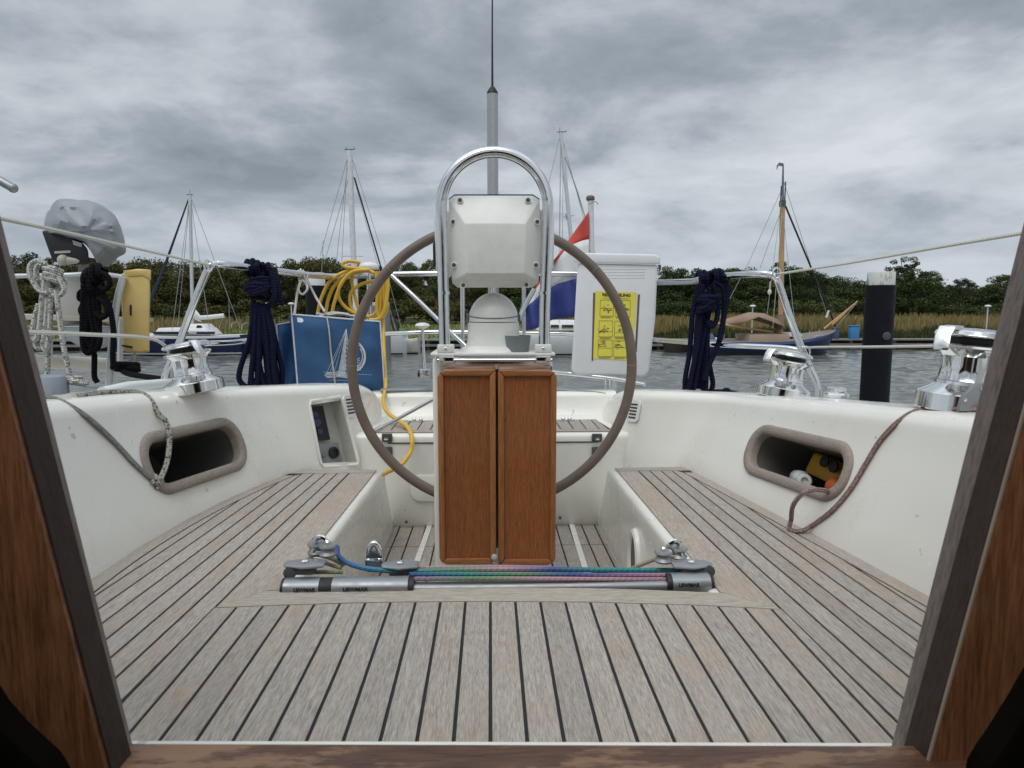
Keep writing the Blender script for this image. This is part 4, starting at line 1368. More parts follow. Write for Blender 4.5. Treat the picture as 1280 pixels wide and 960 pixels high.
# navy hank, right
mb = MB(); Yn = 3.02
mb.tube(coil_turns(at(886, 349, 3.08), (1, 0, .04), .030, 4, r_), r_, 10)
mb.tube(coil_turns(at(898, 347, 3.02), (1, 0, .04), .026, 2, r_), r_, 10)
for i in range(4):
    mb.tube(coil_turns(at(886 + R.uniform(-3, 3), 372 + i * 4, Yn - .03), (R.uniform(-.5, .5), R.uniform(-.3, .3), 1), .036, 2, r_ * .5, .004, R.uniform(0, 6)), r_ * .95, 10)
loops = [((874, 356), (866, 390), (862, 440), (857, 470), (856, 488)), ((876, 360), (872, 400), (868, 450), (862, 482), (866, 488), (872, 450), (878, 400)),
         ((880, 365), (877, 420), (874, 486)), ((883, 365), (880, 430), (879, 488)), ((893, 352), (905, 365), (903, 410), (897, 432), (887, 455), (880, 475)),
         ((888, 400), (882, 430), (888, 462), (891, 480), (887, 490), (880, 486)), ((884, 380), (884, 440), (882, 488)), ((908, 350), (909, 372), (905, 395), (899, 425)),
         ((891, 355), (897, 375), (896, 398), (890, 408), (884, 400)), ((879, 356), (874, 375), (878, 395), (886, 405)), ((887, 360), (886, 390), (878, 430), (868, 486)), ((878, 380), (872, 430), (864, 470), (860, 489))]
for L_ in loops:
    d0 = R.uniform(-.03, .03)
    mb.tube(spline([at(x, y, Yn - .02 + d0 * min(1, max(0, y - 350) / 60)) for x, y in L_], 7), r_, 10)
tag(obj('rope_hank', mb, NAVY), 'navy mooring rope hanging in long strands from the right stern rail', 'rope')
q = MB(); c = at(908, 489, 2.9); q.ball(c, .02, sz=.8); q.tube(spline([at(890, 489, 2.9), c, at(922, 492, 2.9)], 5), .008, 8)
tag(obj('mooring_cleat', q, NAVY), 'small dark knot of rope on the deck edge just right of the right navy rope', 'rope knot')

# blue canvas bags
def bag(name, P, Y0_, Y1_, th, label, motif=True, mcol=BLUEF):
    # P: tl,tr,br,bl in pixels ; front face bulges
    b = [at(*P[0], Y0_), at(*P[1], Y1_), at(*P[2], Y1_), at(*P[3], Y0_)]
    n_ = ((b[1] - b[0]).cross(b[3] - b[0])).normalized()
    if n_.y > 0: n_ = -n_
    nu, nv = 22, 18
    def S(u, v, d):
        p = b[0].lerp(b[1], u).lerp(b[3].lerp(b[2], u), v)
        e = min(1, min(u, 1 - u) * 9) * min(1, min(v, 1 - v) * 9)
        wrk = .006 * math.sin(7 * u + 5 * v * v) + .005 * math.sin(13 * v - 4 * u) + .004 * math.sin(17 * u * v + 2)
        return p + n_ * (d * (.55 + .45 * e) + wrk * e)
    root = empty(name, (b[2] + b[3]) / 2, label, 'bag', 'blue canvas bags lashed to the stern rail')
    q = MB()
    rings = []
    for d, m_ in ((-th, 0), (0, 0)):
        pass
    grid = [[S(i / nu, j / nv, .03) for i in range(nu + 1)] for j in range(nv + 1)]
    back = [[S(i / nu, j / nv, 0) - n_ * th for i in range(nu + 1)] for j in range(nv + 1)]
    b0 = len(q.v)
    for g in (grid, back):
        for row in g: q.v += row
    w_ = nu + 1; m0 = w_ * (nv + 1)
    for j in range(nv):
        for i in range(nu):
            q.face((j * w_ + i, (j + 1) * w_ + i, (j + 1) * w_ + i + 1, j * w_ + i + 1))
            q.face((m0 + j * w_ + i, m0 + j * w_ + i + 1, m0 + (j + 1) * w_ + i + 1, m0 + (j + 1) * w_ + i))
    per = [(i, 0) for i in range(nu)] + [(nu, j) for j in range(nv)] + [(i, nv) for i in range(nu, 0, -1)] + [(0, j) for j in range(nv, 0, -1)]
    for k in range(len(per)):
        a, c_ = per[k], per[(k + 1) % len(per)]
        ia, ic = a[1] * w_ + a[0], c_[1] * w_ + c_[0]
        q.face((ia, ic, m0 + ic, m0 + ia))
    obj('cover', q, mcol, root, smooth=50)
    q = MB()
    ed = [S(.0 + t, .0, .032) for t in np.linspace(.0, 1, 14)] + [S(1, t, .032) for t in np.linspace(.05, 1, 10)] + [S(t, 1, .032) for t in np.linspace(.95, 0, 12)] + [S(0, t, .032) for t in np.linspace(.95, .05, 10)]
    q.tube(ed, .0035, 6, closed=True); obj('piping', q, WPRINT, root)
    return root, S
bg1, S = bag('canvas_bag', [(364, 393), (474, 402), (480, 492), (372, 487)], 2.98, 3.12, .10, 'blue canvas bag with white printed sailing ship, in front of the other bag')
q = MB(); q.tube([S(.385 + .03 * v, v, .037) for v in np.linspace(-.01, 1, 14)], .0035, 6); obj('lashing', q, WHITER, bg1)
# printed ship: hull, rig lines, moon
q = MB()
def ink(pts, w_=.0022):
    for (u0, v0), (u1, v1) in zip(pts, pts[1:]):
        a, b = S(u0, v0, .0325), S(u1, v1, .0325)
        d = (b - a); 
        if d.length < 1e-5: continue
        nrm = (S(.5, .5, 1) - S(.5, .5, 0)).normalized(); t = d.cross(nrm).normalized() * w_ * .33
        q.extrude([a - t, a + t, b + t, b - t], nrm * .0012)
def uv(x, y): return ((x - 364) / 111, (y - 398) / 90)
px_ = lambda x, y: uv(340 + x / 5.331, 320 + y / 5.333)
mast = px_(480, 480)
for a in (320, 345, 370, 400, 430, 450, 470, 490, 500): ink([mast, px_(a, 770 + (a % 3) * 6)], .0013 + .0006 * (a % 2))
for a in range(8):
    ink([px_(478 - a * 3, 500 + a * 30), px_(395 + a * 6, 790)], .0028); ink([px_(468 - a * 4, 520 + a * 32), px_(478, 560 + a * 26)], .0035)
for yy in (775, 783, 791, 799, 806): ink([px_(305 + abs(yy - 790), yy), px_(400, yy - 12), px_(500, yy - 2)], .0038)
ink([px_(300, 770), px_(625, 772)], .0016); ink([px_(430, 830), px_(470, 842)], .0018); ink([px_(335, 820), px_(460, 815)], .0016)
for t in range(14):      # moon crescent, growing thicker
    a0 = math.radians(-100 + t * 13); a1 = math.radians(-100 + (t + 1) * 13)
    f = lambda a, r: px_(500 + r * math.cos(a), 650 + 1.12 * r * math.sin(a))
    ink([f(a0, 93), f(a1, 93)], .002 + .0010 * t * (1 if t < 10 else .5))
    if t > 3: ink([f(a0, 85), f(a1, 85)], .0045)
    if t > 4: ink([f(a0, 74), f(a1, 74)], .0050)
for yy in range(6): ink([px_(480 + yy * 8, 730 - yy * 9), px_(556, 745 - yy * 16)], .004)
obj('printed_ship', q, WPRINT, bg1, smooth=0)
q = MB(); P = [px_(160 + 18 * math.cos(a) + 20, 448 + 15 * math.sin(a)) for a in np.linspace(-pi / 2, pi / 2, 9)] + [px_(160, 463), px_(160, 433)]
nrm = (S(.5, .5, 1) - S(.5, .5, 0)).normalized(); q.extrude([S(u, v, .0325) for u, v in P], nrm * .001); obj('printed_emblem', q, WPRINT, bg1, smooth=0)
bag('canvas_bag', [(345, 406), (372, 401), (382, 487), (352, 486)], 3.06, 3.10, .10, 'narrow blue canvas bag half hidden behind the printed bag', mcol=BLUED)
# white cord lashing on the rail
q = MB(); Yk = 3.2
q.tube(coil_turns(at(377, 344, Yk + .05), (1, .3, 0), .020, 3, .006), .006, 8)
strands(q, [[at(375, 350, Yk), at(371, 370, Yk), at(368, 393, 3.0)], [at(376, 352, Yk), at(373, 362, Yk - .02), at(378, 368, Yk - .02), at(384, 362, Yk - .02), at(383, 355, Yk), at(377, 350, Yk)],
            [at(384, 350, Yk), at(395, 372, Yk), at(406, 390, 3.06)], [at(386, 342, Yk), at(383, 352, Yk)]], .0055, 8)
tag(obj('lashing_cord', q, WHITER), 'thin white cord knotted on the stern rail above the blue bags', 'cord')
q = MB(); strands(q, [[at(396, 392, 3.06), at(410, 394, 3.1), at(425, 392, 3.08), at(440, 395, 3.1), at(452, 396, 3.1)], [at(398, 396, 3.05), at(415, 391, 3.12), at(436, 393, 3.1)]], .006, 8)
tag(obj('lashing_cord', q, WHITER), 'short white cord lying on top of the printed blue bag', 'cord')

# yellow hose
q = MB(); Yy = 3.42
def yl(pts, dy=0): q.tube(spline([at(x, y, Yy + dy + (z_[0] if z_ else 0)) for x, y, *z_ in pts], 8), .0085, 10)
yl([(456, 336), (436, 338), (414, 350), (402, 372), (397, 392)])
yl([(458, 338), (436, 342), (420, 355), (411, 372), (407, 392)], .02)
yl([(462, 337), (440, 340), (426, 356), (418, 378), (415, 392)], -.02)
yl([(464, 338), (444, 341), (427, 352), (423, 370), (432, 384), (447, 393), (462, 396)], .01)
yl([(470, 342), (452, 336), (433, 334), (428, 330), (436, 326.5), (450, 328)], -.01)
yl([(480, 342), (470, 350), (450, 356), (438, 368), (440, 386), (452, 395), (466, 394), (476, 380), (483, 356), (481, 340)], .03)
yl([(443, 336), (440, 352), (444, 372), (450, 392)], .04)
for i, x in enumerate((472, 475, 479, 482)):
    yl([(x - 2, 339), (x, 360 + i * 4), (x - 1 + i, 385), (x + 2 - 2 * i, 398)], .01 * i - .03)
yl([(484, 340), (485, 360), (481, 385), (474, 398), (462, 400)], -.04)
yl([(478, 339), (473, 355), (474, 372), (477, 388), (479, 402), (480, 440, -.1), (482, 480, -.35), (479, 500, -.52), (484, 515, -.6), (497, 525, -.66), (509, 534, -.74), (515, 548, -.83), (513, 565, -.86), (500, 582, -.92), (484, 590, -1.0), (471, 597, -1.1)])
tag(obj('hose', q, YELR), 'coiled yellow hose hung on the stern rail with its tail running down to the cockpit', 'hose')

# rescue sling case
Yb = 3.35
root = empty('rescue_case', at(765, 471, Yb), 'white plastic rescue sling case with yellow instruction sheet, hung on the stern rail', 'rescue case')
def ringp(P, Y): return [at(x, y, Y) for x, y in P]
body = [(722, 329), (822, 331), (819, 400), (811, 464), (806, 470.5), (800, 471.5), (722, 468), (716, 465.5), (714, 460), (718, 400)]
q = MB(); q.loft([ringp(body, Yb), ringp(body, Yb + .2)]); o = obj('case_body', q, PLAS2, root, smooth=0); bevel(o, .014, 4)
lid = [(717.5, 317.5), (722, 316), (818, 318), (824.5, 320.5), (825.5, 324), (825, 330.5), (718, 328.5), (717, 324)]
q = MB(); q.loft([ringp(lid, Yb - .012), ringp(lid, Yb + .21)]); bevel(obj('lid', q, PLAS2, root, smooth=0), .008, 3)
q = MB(); q.loft([ringp([(823, 331), (826.5, 331), (826, 338), (824, 339)], Y) for Y in (Yb + .02, Yb + .06)]); obj('lid_catch', q, DGREY, root)
q = MB()
for yy in (336, 339.5, 343, 346.5):
    q.hexa([at(x, y, Y) for y in (yy + 1.0, yy) for x, Y in ((742, Yb - .0015), (806, Yb - .0015), (806, Yb + .004), (742, Yb + .004))])
bevel(obj('moulded_rib', q, PLAS2, root, smooth=0), .0008, 1)
sh = [(744.5, 364), (796, 365.5), (793, 408), (786.5, 450.5), (741.5, 448), (743, 405)]
q = MB(); q.extrude(ringp(sh, Yb - .003), (0, .002, 0)); sheet = obj('instruction_sheet', q, SHEETY, root, smooth=0)
for A in ([(741.5, 366), (744, 366), (741.5, 451), (739.5, 451)], [(797.5, 368), (800, 368), (796, 440), (793.5, 440)]):
    q = MB(); q.extrude(ringp(A, Yb - .002), (0, .004, 0)); obj('strap_slot', q, mat('brown_slot', (.12, .09, .07), .7), root, smooth=0)
# sheet print
c = at(770.5, 369, Yb - .0035)
put_text('RESCUE SLING', .020, basis(c, Vector((1, 0, -.025)), Vector((.02, 0, 1)), Vector((0, -1, 0))), INK, sheet, width=(at(788, 369, Yb).x - at(753, 369, Yb).x), bold=.0008)
q = MB()
def ln(pts, w_=.0016):
    for a, b in zip(pts, pts[1:]):
        a, b = at(*a, Yb - .0034), at(*b, Yb - .0034)
        t = (b - a).cross(Vector((0, 1, 0))).normalized() * w_ / 2
        q.extrude([a - t, a + t, b + t, b - t], (0, -.0006, 0))
for (xa, xb, ya, yb) in ((750.5, 767, 375, 395), (769.5, 788, 375.5, 395.5), (749, 766, 401, 421), (768.5, 787, 401.5, 421), (748, 765.5, 425, 445.5), (767.5, 784, 426, 446)):
    ln([(xa, ya), (xb, ya), (xb - .6, yb), (xa - .6, yb), (xa, ya)], .0014)
    for k in range(2): ln([(xa + .5, yb + 1.2 + k * 1.1), (xb - 1 - k * 3, yb + 1.3 + k * 1.1)], .0013)
    cx, cy = (xa + xb) / 2, (ya + yb) / 2
    rq = random.Random(int(xa * 7 + ya))
    wl = cy + rq.uniform(-2, 5)
    ln([(xa, wl), (cx - 3, wl + rq.uniform(-.6, .6)), (cx + 2, wl + rq.uniform(-.6, .6)), (xb - 1, wl)], .0012)
    hx_, hy_ = cx + rq.uniform(-4, 4), wl + rq.uniform(-6, -1)
    ln([(hx_ - 5, hy_ + 3.4), (hx_ - 4, hy_ + 1), (hx_ + 3, hy_ + 1), (hx_ + 5, hy_ + 3.2), (hx_ - 5, hy_ + 3.4)], .0015)
    for k in range(7):
        x_, y_ = hx_ + rq.uniform(-5, 4), hy_ + rq.uniform(-4, 5)
        ln([(x_, y_), (x_ + rq.uniform(-3, 3), y_ + rq.uniform(-2.5, 2.5)), (x_ + rq.uniform(-3, 3), y_ + rq.uniform(-2, 2))], rq.uniform(.0009, .0020))
    ln([(hx_, hy_ - 4), (hx_ + .8, hy_ - 3.4)], .006)
ln([(754, 372.6), (786, 373.4)], .0012)
obj('printed_drawing', q, INK, sheet, smooth=0)

# ensign and staff
staff = empty('flagstaff', at(738, 420, 3.86), 'white flagstaff with brown round cap rising behind the rescue case', 'flagstaff')
q = MB(); q.tube([at(738.3, 248, 3.86), at(739.5, 320, 3.86), at(741, 430, 3.84)], .0165, 14); obj('pole', q, mat('white_staff_paint', (.66, .66, .65), .4), staff)
c = at(738, 249, 3.86); q = MB(); q.lathe([(.020, -.008), (.024, -.002), (.024, .010), (.018, .018), (.006, .021)], 20, c); obj('cap', q, mat('brown_cap', (.13, .10, .08), .6), staff)
q = MB(); q.tube(spline([at(736, 256, 3.83), at(744, 252, 3.83), at(748, 256, 3.83)], 5), .002, 6); obj('halyard_stub', q, GROPE, staff)
col = [736, 727, 717, 707, 697, 688, 680, 672, 665, 658, 652]
tp = [264, 277, 291, 305, 319, 331, 343, 355, 366, 377, 386]
rw = [299, 301, 305, 312, 324, 335, 347, 359, 370, 380.5, 388.5]
wb = [341, 345, 349, 352, 354.5, 360, 365, 372, 378, 383.5, 390]
bt = [392, 394, 396, 397.5, 398.5, 400.5, 404, 410, 412, 413, 413]
fx = lambda i, v: 3.84 + .07 * math.sin(i * 1.15 + v * 2.4) * min(1, i / 2) - .02 * v
root = empty('flag', at(736, 392, 3.84), 'red white and blue striped flag drooping from the flagstaff beside the steering wheel', 'flag')
for nm, A, B, m, v0, v1 in (('red_stripe', tp, rw, RED, 0, .33), ('white_stripe', rw, wb, WHITE, .33, .66), ('blue_stripe', wb, bt, BLUE, .66, 1)):
    q = MB(); nv = 5; xs_ = np.linspace(0, len(col) - 1, 41)
    for j in range(nv + 1):
        for i in xs_:
            t = j / nv
            px = np.interp(i, range(len(col)), col); py = np.interp(i, range(len(col)), A) * (1 - t) + np.interp(i, range(len(col)), B) * t
            q.v.append(at(px, py, fx(i, v0 + (v1 - v0) * t)))
    for j in range(nv):
        for i in range(40): q.face((j * 41 + i, j * 41 + i + 1, (j + 1) * 41 + i + 1, (j + 1) * 41 + i))
    o = obj(nm, q, m, root, smooth=80)
    sm = o.modifiers.new('thick', 'SOLIDIFY'); sm.thickness = .0012

# antenna, domes, chrome post
root = empty('radio_antenna', at(615, 440, 3.8), 'tall grey antenna pole with black cap and thin whip above the steering hoop', 'antenna')
q = MB(); a = at(615.5, 118, 3.8); b = at(617, 440, 3.8); q.tube([a, b], .030, 20); obj('pole', q, TUBG, root)
q = MB(); q.lathe([(.030, 0), (.029, .012), (.016, .032), (.010, .040), (.004, .042)], 20, a); obj('cap', q, BLACK, root)
q = MB(); q.tube([a + Vector((0, 0, .04)), at(615.3, 50, 3.8), at(615.5, -60, 3.8)], lambda t: .006 - .003 * t, 8); obj('whip', q, BLACK, root)
root = empty('satellite_antenna', at(462, 415, 3.6), 'white mushroom shaped antenna dome on a post above the yellow hose', 'antenna')
c = at(461, 335, 3.6); rr = (at(474, 335, 3.6).x - at(449, 335, 3.6).x) / 2
q = MB(); q.lathe([(rr * .5, -.012), (rr * .95, -.004), (rr, .006), (rr * .92, .016), (rr * .6, .026), (rr * .15, .030)], 32, c); obj('dome', q, PLAS, root)
q = MB(); q.tube([c + Vector((0, 0, -.012)), at(461, 415, 3.6)], .011, 12); obj('post', q, STEEL, root)
root = empty('outboard_lifting_handle', at(532, 472, 3.0), 'slim chrome post with flat mushroom head standing left of the pedestal', 'post')
c = at(528, 407, 3.0); rr = .033
q = MB(); q.lathe([(.010, -.014), (rr * .8, -.006), (rr, 0), (rr * .85, .008), (rr * .3, .013)], 28, c); obj('head', q, PLAS, root)
q = MB(); q.tube([c + Vector((0, 0, -.012)), at(531, 468, 3.0)], .0075, 12); obj('stem', q, CHROME, root)
c = at(532, 466, 2.99); q = MB(); q.box(c + Vector((-.024, -.02, -.018)), c + Vector((.024, .02, .018))); bevel(obj('clamp', q, STEEL, root), .005)
q = MB(); q.lathe([(.014, 0), (.014, .012)], 14, c + Vector((-.022, 0, -.005)), (-1, 0, 0)); obj('clamp_knob', q, BLACK, root)

# ------------------------------------------------------------------ loose ropes in the cockpit
def lay(pts, r, m, s, label, lifts=None, name='rope'):
    P = []
    for i, p in enumerate(pts):
        if len(p) == 2: P.append(on_coaming(p[0], p[1], s, r * 1.05))
        else: P.append(at(*p))
    q = MB(); q.tube(spline(P, 8), r, 10); return tag(obj(name, q, m), label, 'rope')
lay([(40, 497), (64, 499), (86, 509), (112, 527), (140, 553), (165, 580), (186, 599), (194, 604)], .0062, GROPE, -1, 'pale grey rope running down the left coaming into the locker opening')
cL_ = cubby[-1]
inside = cL_[0] + cL_[1] * (-cL_[4] * .36) + cL_[2] * (-cL_[5] * .3)
P = [on_coaming(x, y, -1, .007) for x, y in ((90, 497), (120, 492), (150, 490.5), (170, 491.5), (184, 499), (194, 516))]
q_in = at(200, 550, P[-1].y + .02); 
P += [on_coaming(200, 530, -1, .019), on_coaming(203, 552, -1, .021), on_coaming(200, 580, -1, .020), on_coaming(192, 602, -1, .018)]
q = MB(); q.tube(spline(P, 8), .0072, 10); tag(obj('rope', q, SPECK), 'black flecked white rope hanging over the left coaming into the locker opening', 'rope')
q = MB(); q.tube(coil_turns(on_coaming(192, 603, -1, .01), (1, .3, .3), .010, 2, .005), .006, 8); tag(obj('rope_knot', q, SPECK), 'small knot on the lower rim of the left locker opening', 'rope knot')
P = [at(1250, 513, 1.36), on_coaming(1195, 512, 1, .006), on_coaming(1165, 512, 1, .006), on_coaming(1146, 515, 1, .006), on_coaming(1125, 528, 1, .006), on_coaming(1103, 551, 1, .006), on_coaming(1085, 580, 1, .006), on_coaming(1066, 611, 1, .006), on_coaming(1043, 638, 1, .006), on_coaming(1018, 657, 1, .006)]
P += [atz(1000, 664, ZS + .006), atz(987, 661, ZS + .006), atz(989, 649, ZS + .03)]
P += [at(991, 633, 1.62), at(1001, 619, 1.60), at(1015, 612.5, 1.60), at(1030, 613, 1.61), at(1040, 617, 1.63)]
q = MB(); q.tube(spline(P, 8), .0058, 10); tag(obj('rope', q, PINKR), 'thin pink brown rope snaking over the right coaming and out of the locker opening', 'rope')
# things in the right locker
c, ty, up, n, L_, H_ = cubby[1]
fl = lambda a, b, d: c + ty * a + up * b - n * d       # a along (aft +), b up, d into the locker
fore = -1
q = MB(); q.loft([[fl(.02 + e * .55, .01 + f + e * .05, .13 + g * .3) for f, g in ((-.035, 0), (.03, .02), (.035, .08), (-.03, .1))] for e in (.19, .10, -.10, -.30)])
dv = obj('pump', q, mat('yellow_case', (.65, .36, .04), .5)); bevel(dv, .008)
for i, v_ in enumerate(dv.data.vertices): pass
for a_, b_ in ((-.01, .022), (.035, .03)):
    q = MB(); q.lathe([(.017, 0), (.017, .006), (.010, .008)], 16, fl(a_, b_, .121), n); obj('pump_port', q, BLACK, dv)
tag(dv, 'long yellow case with black ports lying in the right coaming locker', 'case')
q = MB(); q.lathe([(.020, -.045), (.022, -.040), (.022, .025), (.015, .036)], 24, fl(.065, -H_ * .5 + .026, .085), (ty * -.9 + n * .4))
tag(obj('bottle', q, PLAS2), 'white plastic bottle lying in the right coaming locker', 'bottle')
q = MB(); q.lathe([(.017, -.016), (.019, -.014), (.019, .014), (.017, .016), (.010, .0165), (.009, .004)], 24, fl(.012, -H_ * .5 + .022, .065), (ty * -.8 + n * .6))
tag(obj('tape_roll', q, PLAS), 'small white tape roll beside the orange ball in the right locker', 'roll')
q = MB(); q.ball(fl(-.075, -H_ * .5 + .033, .10), .030); tag(obj('ball', q, mat('orange_plastic', (.62, .12, .02), .5)), 'orange ball lying at the front of the right coaming locker', 'ball')

# ------------------------------------------------------------------ the neighbour's stern on the left
zk = at(130, 478, 3.4).z
nb = empty('neighbour_yacht', at(60, 490, 3.6), 'stern of the white yacht moored alongside at the left', 'yacht')
q = MB(); zdk = CAMZ - .55
dk = [(-4.6, 2.2), (-2.02, 2.2), (-1.86, 3.0), (-1.80, 3.7), (-2.0, 4.25), (-3.6, 4.3), (-4.6, 4.0)]
q.extrude([Vector((x, y, zdk - .9)) for x, y in dk], (0, 0, .9)); bevel(obj('hull', q, HULLW, nb, smooth=0), .02)
q = MB(); q.extrude([Vector((x * .995 - .01, y - .03, zdk + .001)) for x, y in dk], (0, 0, .004)); obj('deck', q, mat('grey_deck_paint', (.52, .52, .49), .7, var=.15), nb, smooth=0)
q = MB()
for i in range(1, 5):
    a, b = Vector((*dk[i], zdk)), Vector((*dk[(i + 1)], zdk)); q.tube([a + Vector((0, -.02, .02)), b + Vector((0, -.02, .02))], .028, 10)
obj('toe_rail', q, mat('grey_wooden_rail', (.33, .32, .30), .7, var=.2), nb)
q = MB(); q.tube([at(135, 455, 3.9), at(60, 452, 3.7), at(-20, 450, 3.6)], .035, 10); obj('coaming', q, mat('cream_coaming', (.60, .57, .48), .5), nb)
Yq = 3.3
pipe([at(135, 492, Yq), at(139, 440, Yq), at(146, 380, Yq), at(154, 346, Yq)], .016, name='stanchion', m=ALUW, par=nb)
pipe([at(154, 346, Yq), at(120, 342, Yq + .1), at(80, 344, Yq + .1), at(20, 345, Yq), at(-60, 346, Yq - .1)], .011, name='rail_tube', m=ALUW, par=nb)
pipe([at(150, 455, Yq + .2), at(151, 400, Yq + .2)], .013, name='stanchion', m=ALUW, par=nb)
pipe([at(62, 455, Yq + .3), at(63, 400, Yq + .3)], .013, name='stanchion', m=ALUW, par=nb)
for pts in ([(-20, 392), (165, 398), (165, 403), (-20, 398)],):
    q = MB(); q.extrude([at(x, y, 3.5) for x, y in pts], (0, .22, 0)); obj('stern_bench', q, mat('bleached_bench_wood', (.46, .43, .38), .7, var=.15), nb, smooth=0)
pipe([at(20, 408, 3.35), at(100, 408.5, 3.35), at(145, 408, 3.35)], .003, name='guard_wire', m=LWIRE, par=nb)
# outboard
ob = empty('outboard_motor', at(95, 440, 3.62), 'outboard motor under a crumpled grey cover on the neighbour yacht stern', 'outboard motor')
Yo = 3.6
hull_px = [(56, 290), (55, 275), (62, 261), (72, 251), (90, 249.5), (112, 251), (128, 257), (142, 268), (150, 280), (156, 300), (157, 315), (147, 322), (132, 336), (124, 333), (113, 313), (103, 303), (80, 297), (62, 292)]
q = MB()
cxp, cyp = 108, 288
hp = [(p.x, p.y) for p in spline([Vector((x, y, 0)) for x, y in hull_px], 4, True)]
rings = []
for d in np.linspace(-.22, .22, 23):
    k = max(.02, 1 - abs(d / .222) ** 2.6) ** .5
    ring = []
    for i, (x, y) in enumerate(hp):
        a_ = i / len(hp) * 2 * pi
        # sharp creases running down from the top, like crumpled plastic
        pv = Vector(((cxp + (x - cxp) * k) * .036, (cyp + (y - cyp) * k) * .05, d * 3))
        cr_ = abs(mnoise.noise(pv)) * 1.3 + abs(mnoise.noise(pv * 2.3 + Vector((3, 1, 7)))) * .7
        fold = 1 + (cr_ - .45) * .05
        dep = (cr_ - .45) * .042
        ring.append(at(cxp + (x - cxp) * k * fold, cyp + (y - cyp) * (k if y < 300 else .35 + .65 * k) * fold, Yo + d + dep))
    rings.append(ring)
q.loft(rings); cv = obj('cover', q, COVER, ob, smooth=22)
q = MB(); rr_ = [(52, 288), (62, 289), (85, 296), (103, 303), (110, 312), (112, 330), (90, 332), (66, 327), (58, 305)]
q.loft([[at(x, y, Yo + d) for x, y in rr_] for d in (-.12, .1)]); bevel(obj('cowling', q, BLACK, ob, smooth=0), .01)
q = MB(); q.extrude([at(x, y, Yo - .125) for x, y in ((68, 314), (88, 313), (88, 316), (68, 317))], (0, .004, 0)); obj('stripe', q, mat('silver_stripe', (.4, .4, .42), .3), ob, smooth=0)
q = MB(); q.extrude([at(x, y, Yo - .125) for x, y in ((90, 300), (102, 304), (102, 309), (92, 306))], (0, .01, 0)); obj('badge', q, mat('grey_badge', (.42, .42, .42), .4), ob, smooth=0)
q = MB(); q.extrude([at(x, y, Yo - .02) for x, y in ((97, 322), (113, 322), (114, 345), (97, 345))], (0, .1, 0)); bevel(obj('clamp_bracket', q, mat('cream_bracket', (.5, .47, .4), .5), ob, smooth=0), .006)
q = MB(); q.tube([at(77, 325, Yo - .12), at(102, 327, Yo - .1)], .020, 14); q.ball(at(79, 325, Yo - .12), .027); obj('tiller_handle', q, mat('cream_grip', (.45, .42, .36), .5), ob)
q = MB(); q.extrude([at(x, y, Yo - .04) for x, y in ((72, 340), (106, 340), (104, 405), (76, 405))], (0, .07, 0)); bevel(obj('mounting_board', q, mat('grey_board', (.45, .44, .42), .6, var=.12), ob, smooth=0), .005)
q = MB(); q.loft([[at(x + d * 40, y, Yo + d) for x, y in ((80, 412), (90, 405), (130, 404), (146, 410), (144, 428), (125, 436), (100, 432), (84, 422))] for d in (-.08, .06)]); bevel(obj('leg', q, mat('grey_drive_leg', (.30, .32, .35), .5), ob, smooth=0), .012)
# yellow horseshoe buoy bag
q = MB(); P = [(150, 344), (158, 338), (172, 336), (187, 337), (188, 365), (187, 400), (187, 440), (176, 442), (154, 439), (153, 400), (151, 370)]
rings = []
for d, k in ((0, .94), (.02, 1.0), (.13, 1.0), (.15, .94)):
    rings.append([at(170 + (x - 170) * k, 389 + (y - 389) * (k * .5 + .5), 3.32 + d) for x, y in P])
q.loft(rings); root = obj('lifebuoy_bag', q, YELF, None, smooth=0); bevel(root, .006)
tag(root, 'soft yellow vinyl lifebuoy bag hanging on the neighbour yacht rail', 'bag')
q = MB(); q.extrude([at(x, y, 3.316) for x, y in ((153, 338), (188, 337), (188, 350), (178, 345), (160, 346))], (0, .01, 0)); bevel(obj('flap', q, YELF, root, smooth=0), .004)
for P in ([(162, 381), (164, 381), (164, 394), (162, 394)], [(152, 431), (165, 433), (165, 435.5), (152, 433)]):
    q = MB(); q.extrude([at(x, y, 3.314) for x, y in P], (0, .004, 0)); obj('strap', q, BLACK, root, smooth=0)
q = MB(); q.tube(spline([at(168, 441, 3.36), at(168, 450, 3.36), at(164, 455, 3.36)], 5), .006, 8); obj('toggle_cord', q, mat('tan_cord', (.5, .42, .28), .7), root)
# black rope hank on the neighbour
q = MB(); Yr = 3.22; rb = .0125
for i in range(5): q.tube(coil_turns(at(118 + R.uniform(-6, 6), 340 + i * 5, Yr), (1, R.uniform(-.2, .2), R.uniform(-.2, .2)), .032, 2, rb, .004), rb, 9)
for L_ in [((106, 340), (104, 370), (103, 420), (106, 438), (113, 440), (117, 420), (112, 380), (112, 345)), ((110, 340), (109, 380), (108, 415), (112, 432), (121, 436), (125, 420), (120, 400), (116, 350)),
           ((118, 345), (117, 380), (115, 430), (118, 445), (118, 470), (122, 478)), ((124, 340), (134, 345), (137, 355), (131, 362), (124, 358)), ((106, 362), (100, 366), (100, 374), (108, 374)),
           ((122, 372), (132, 380), (134, 392), (126, 397), (118, 390)), ((128, 366), (135, 378), (140, 398), (142, 420), (141, 445), (142, 458)), ((104, 380), (101, 388), (104, 395)),
           ((113, 340), (114, 380), (110, 430), (104, 425), (104, 380)), ((120, 340), (122, 375), (124, 410), (120, 438))]:
    d0 = R.uniform(-.03, .03)
    q.tube(spline([at(x, y, Yr + d0) for x, y in L_], 7), rb, 9)
tag(obj('rope_hank', q, BLKR), 'black rope hank hanging between the outboard and the yellow bag', 'rope')
q = MB()
for i in range(3): q.tube(coil_turns(at(157, 457 + i * 2, 3.3), (.1, .1, 1), .048, 2, .006, .008), .012, 9)
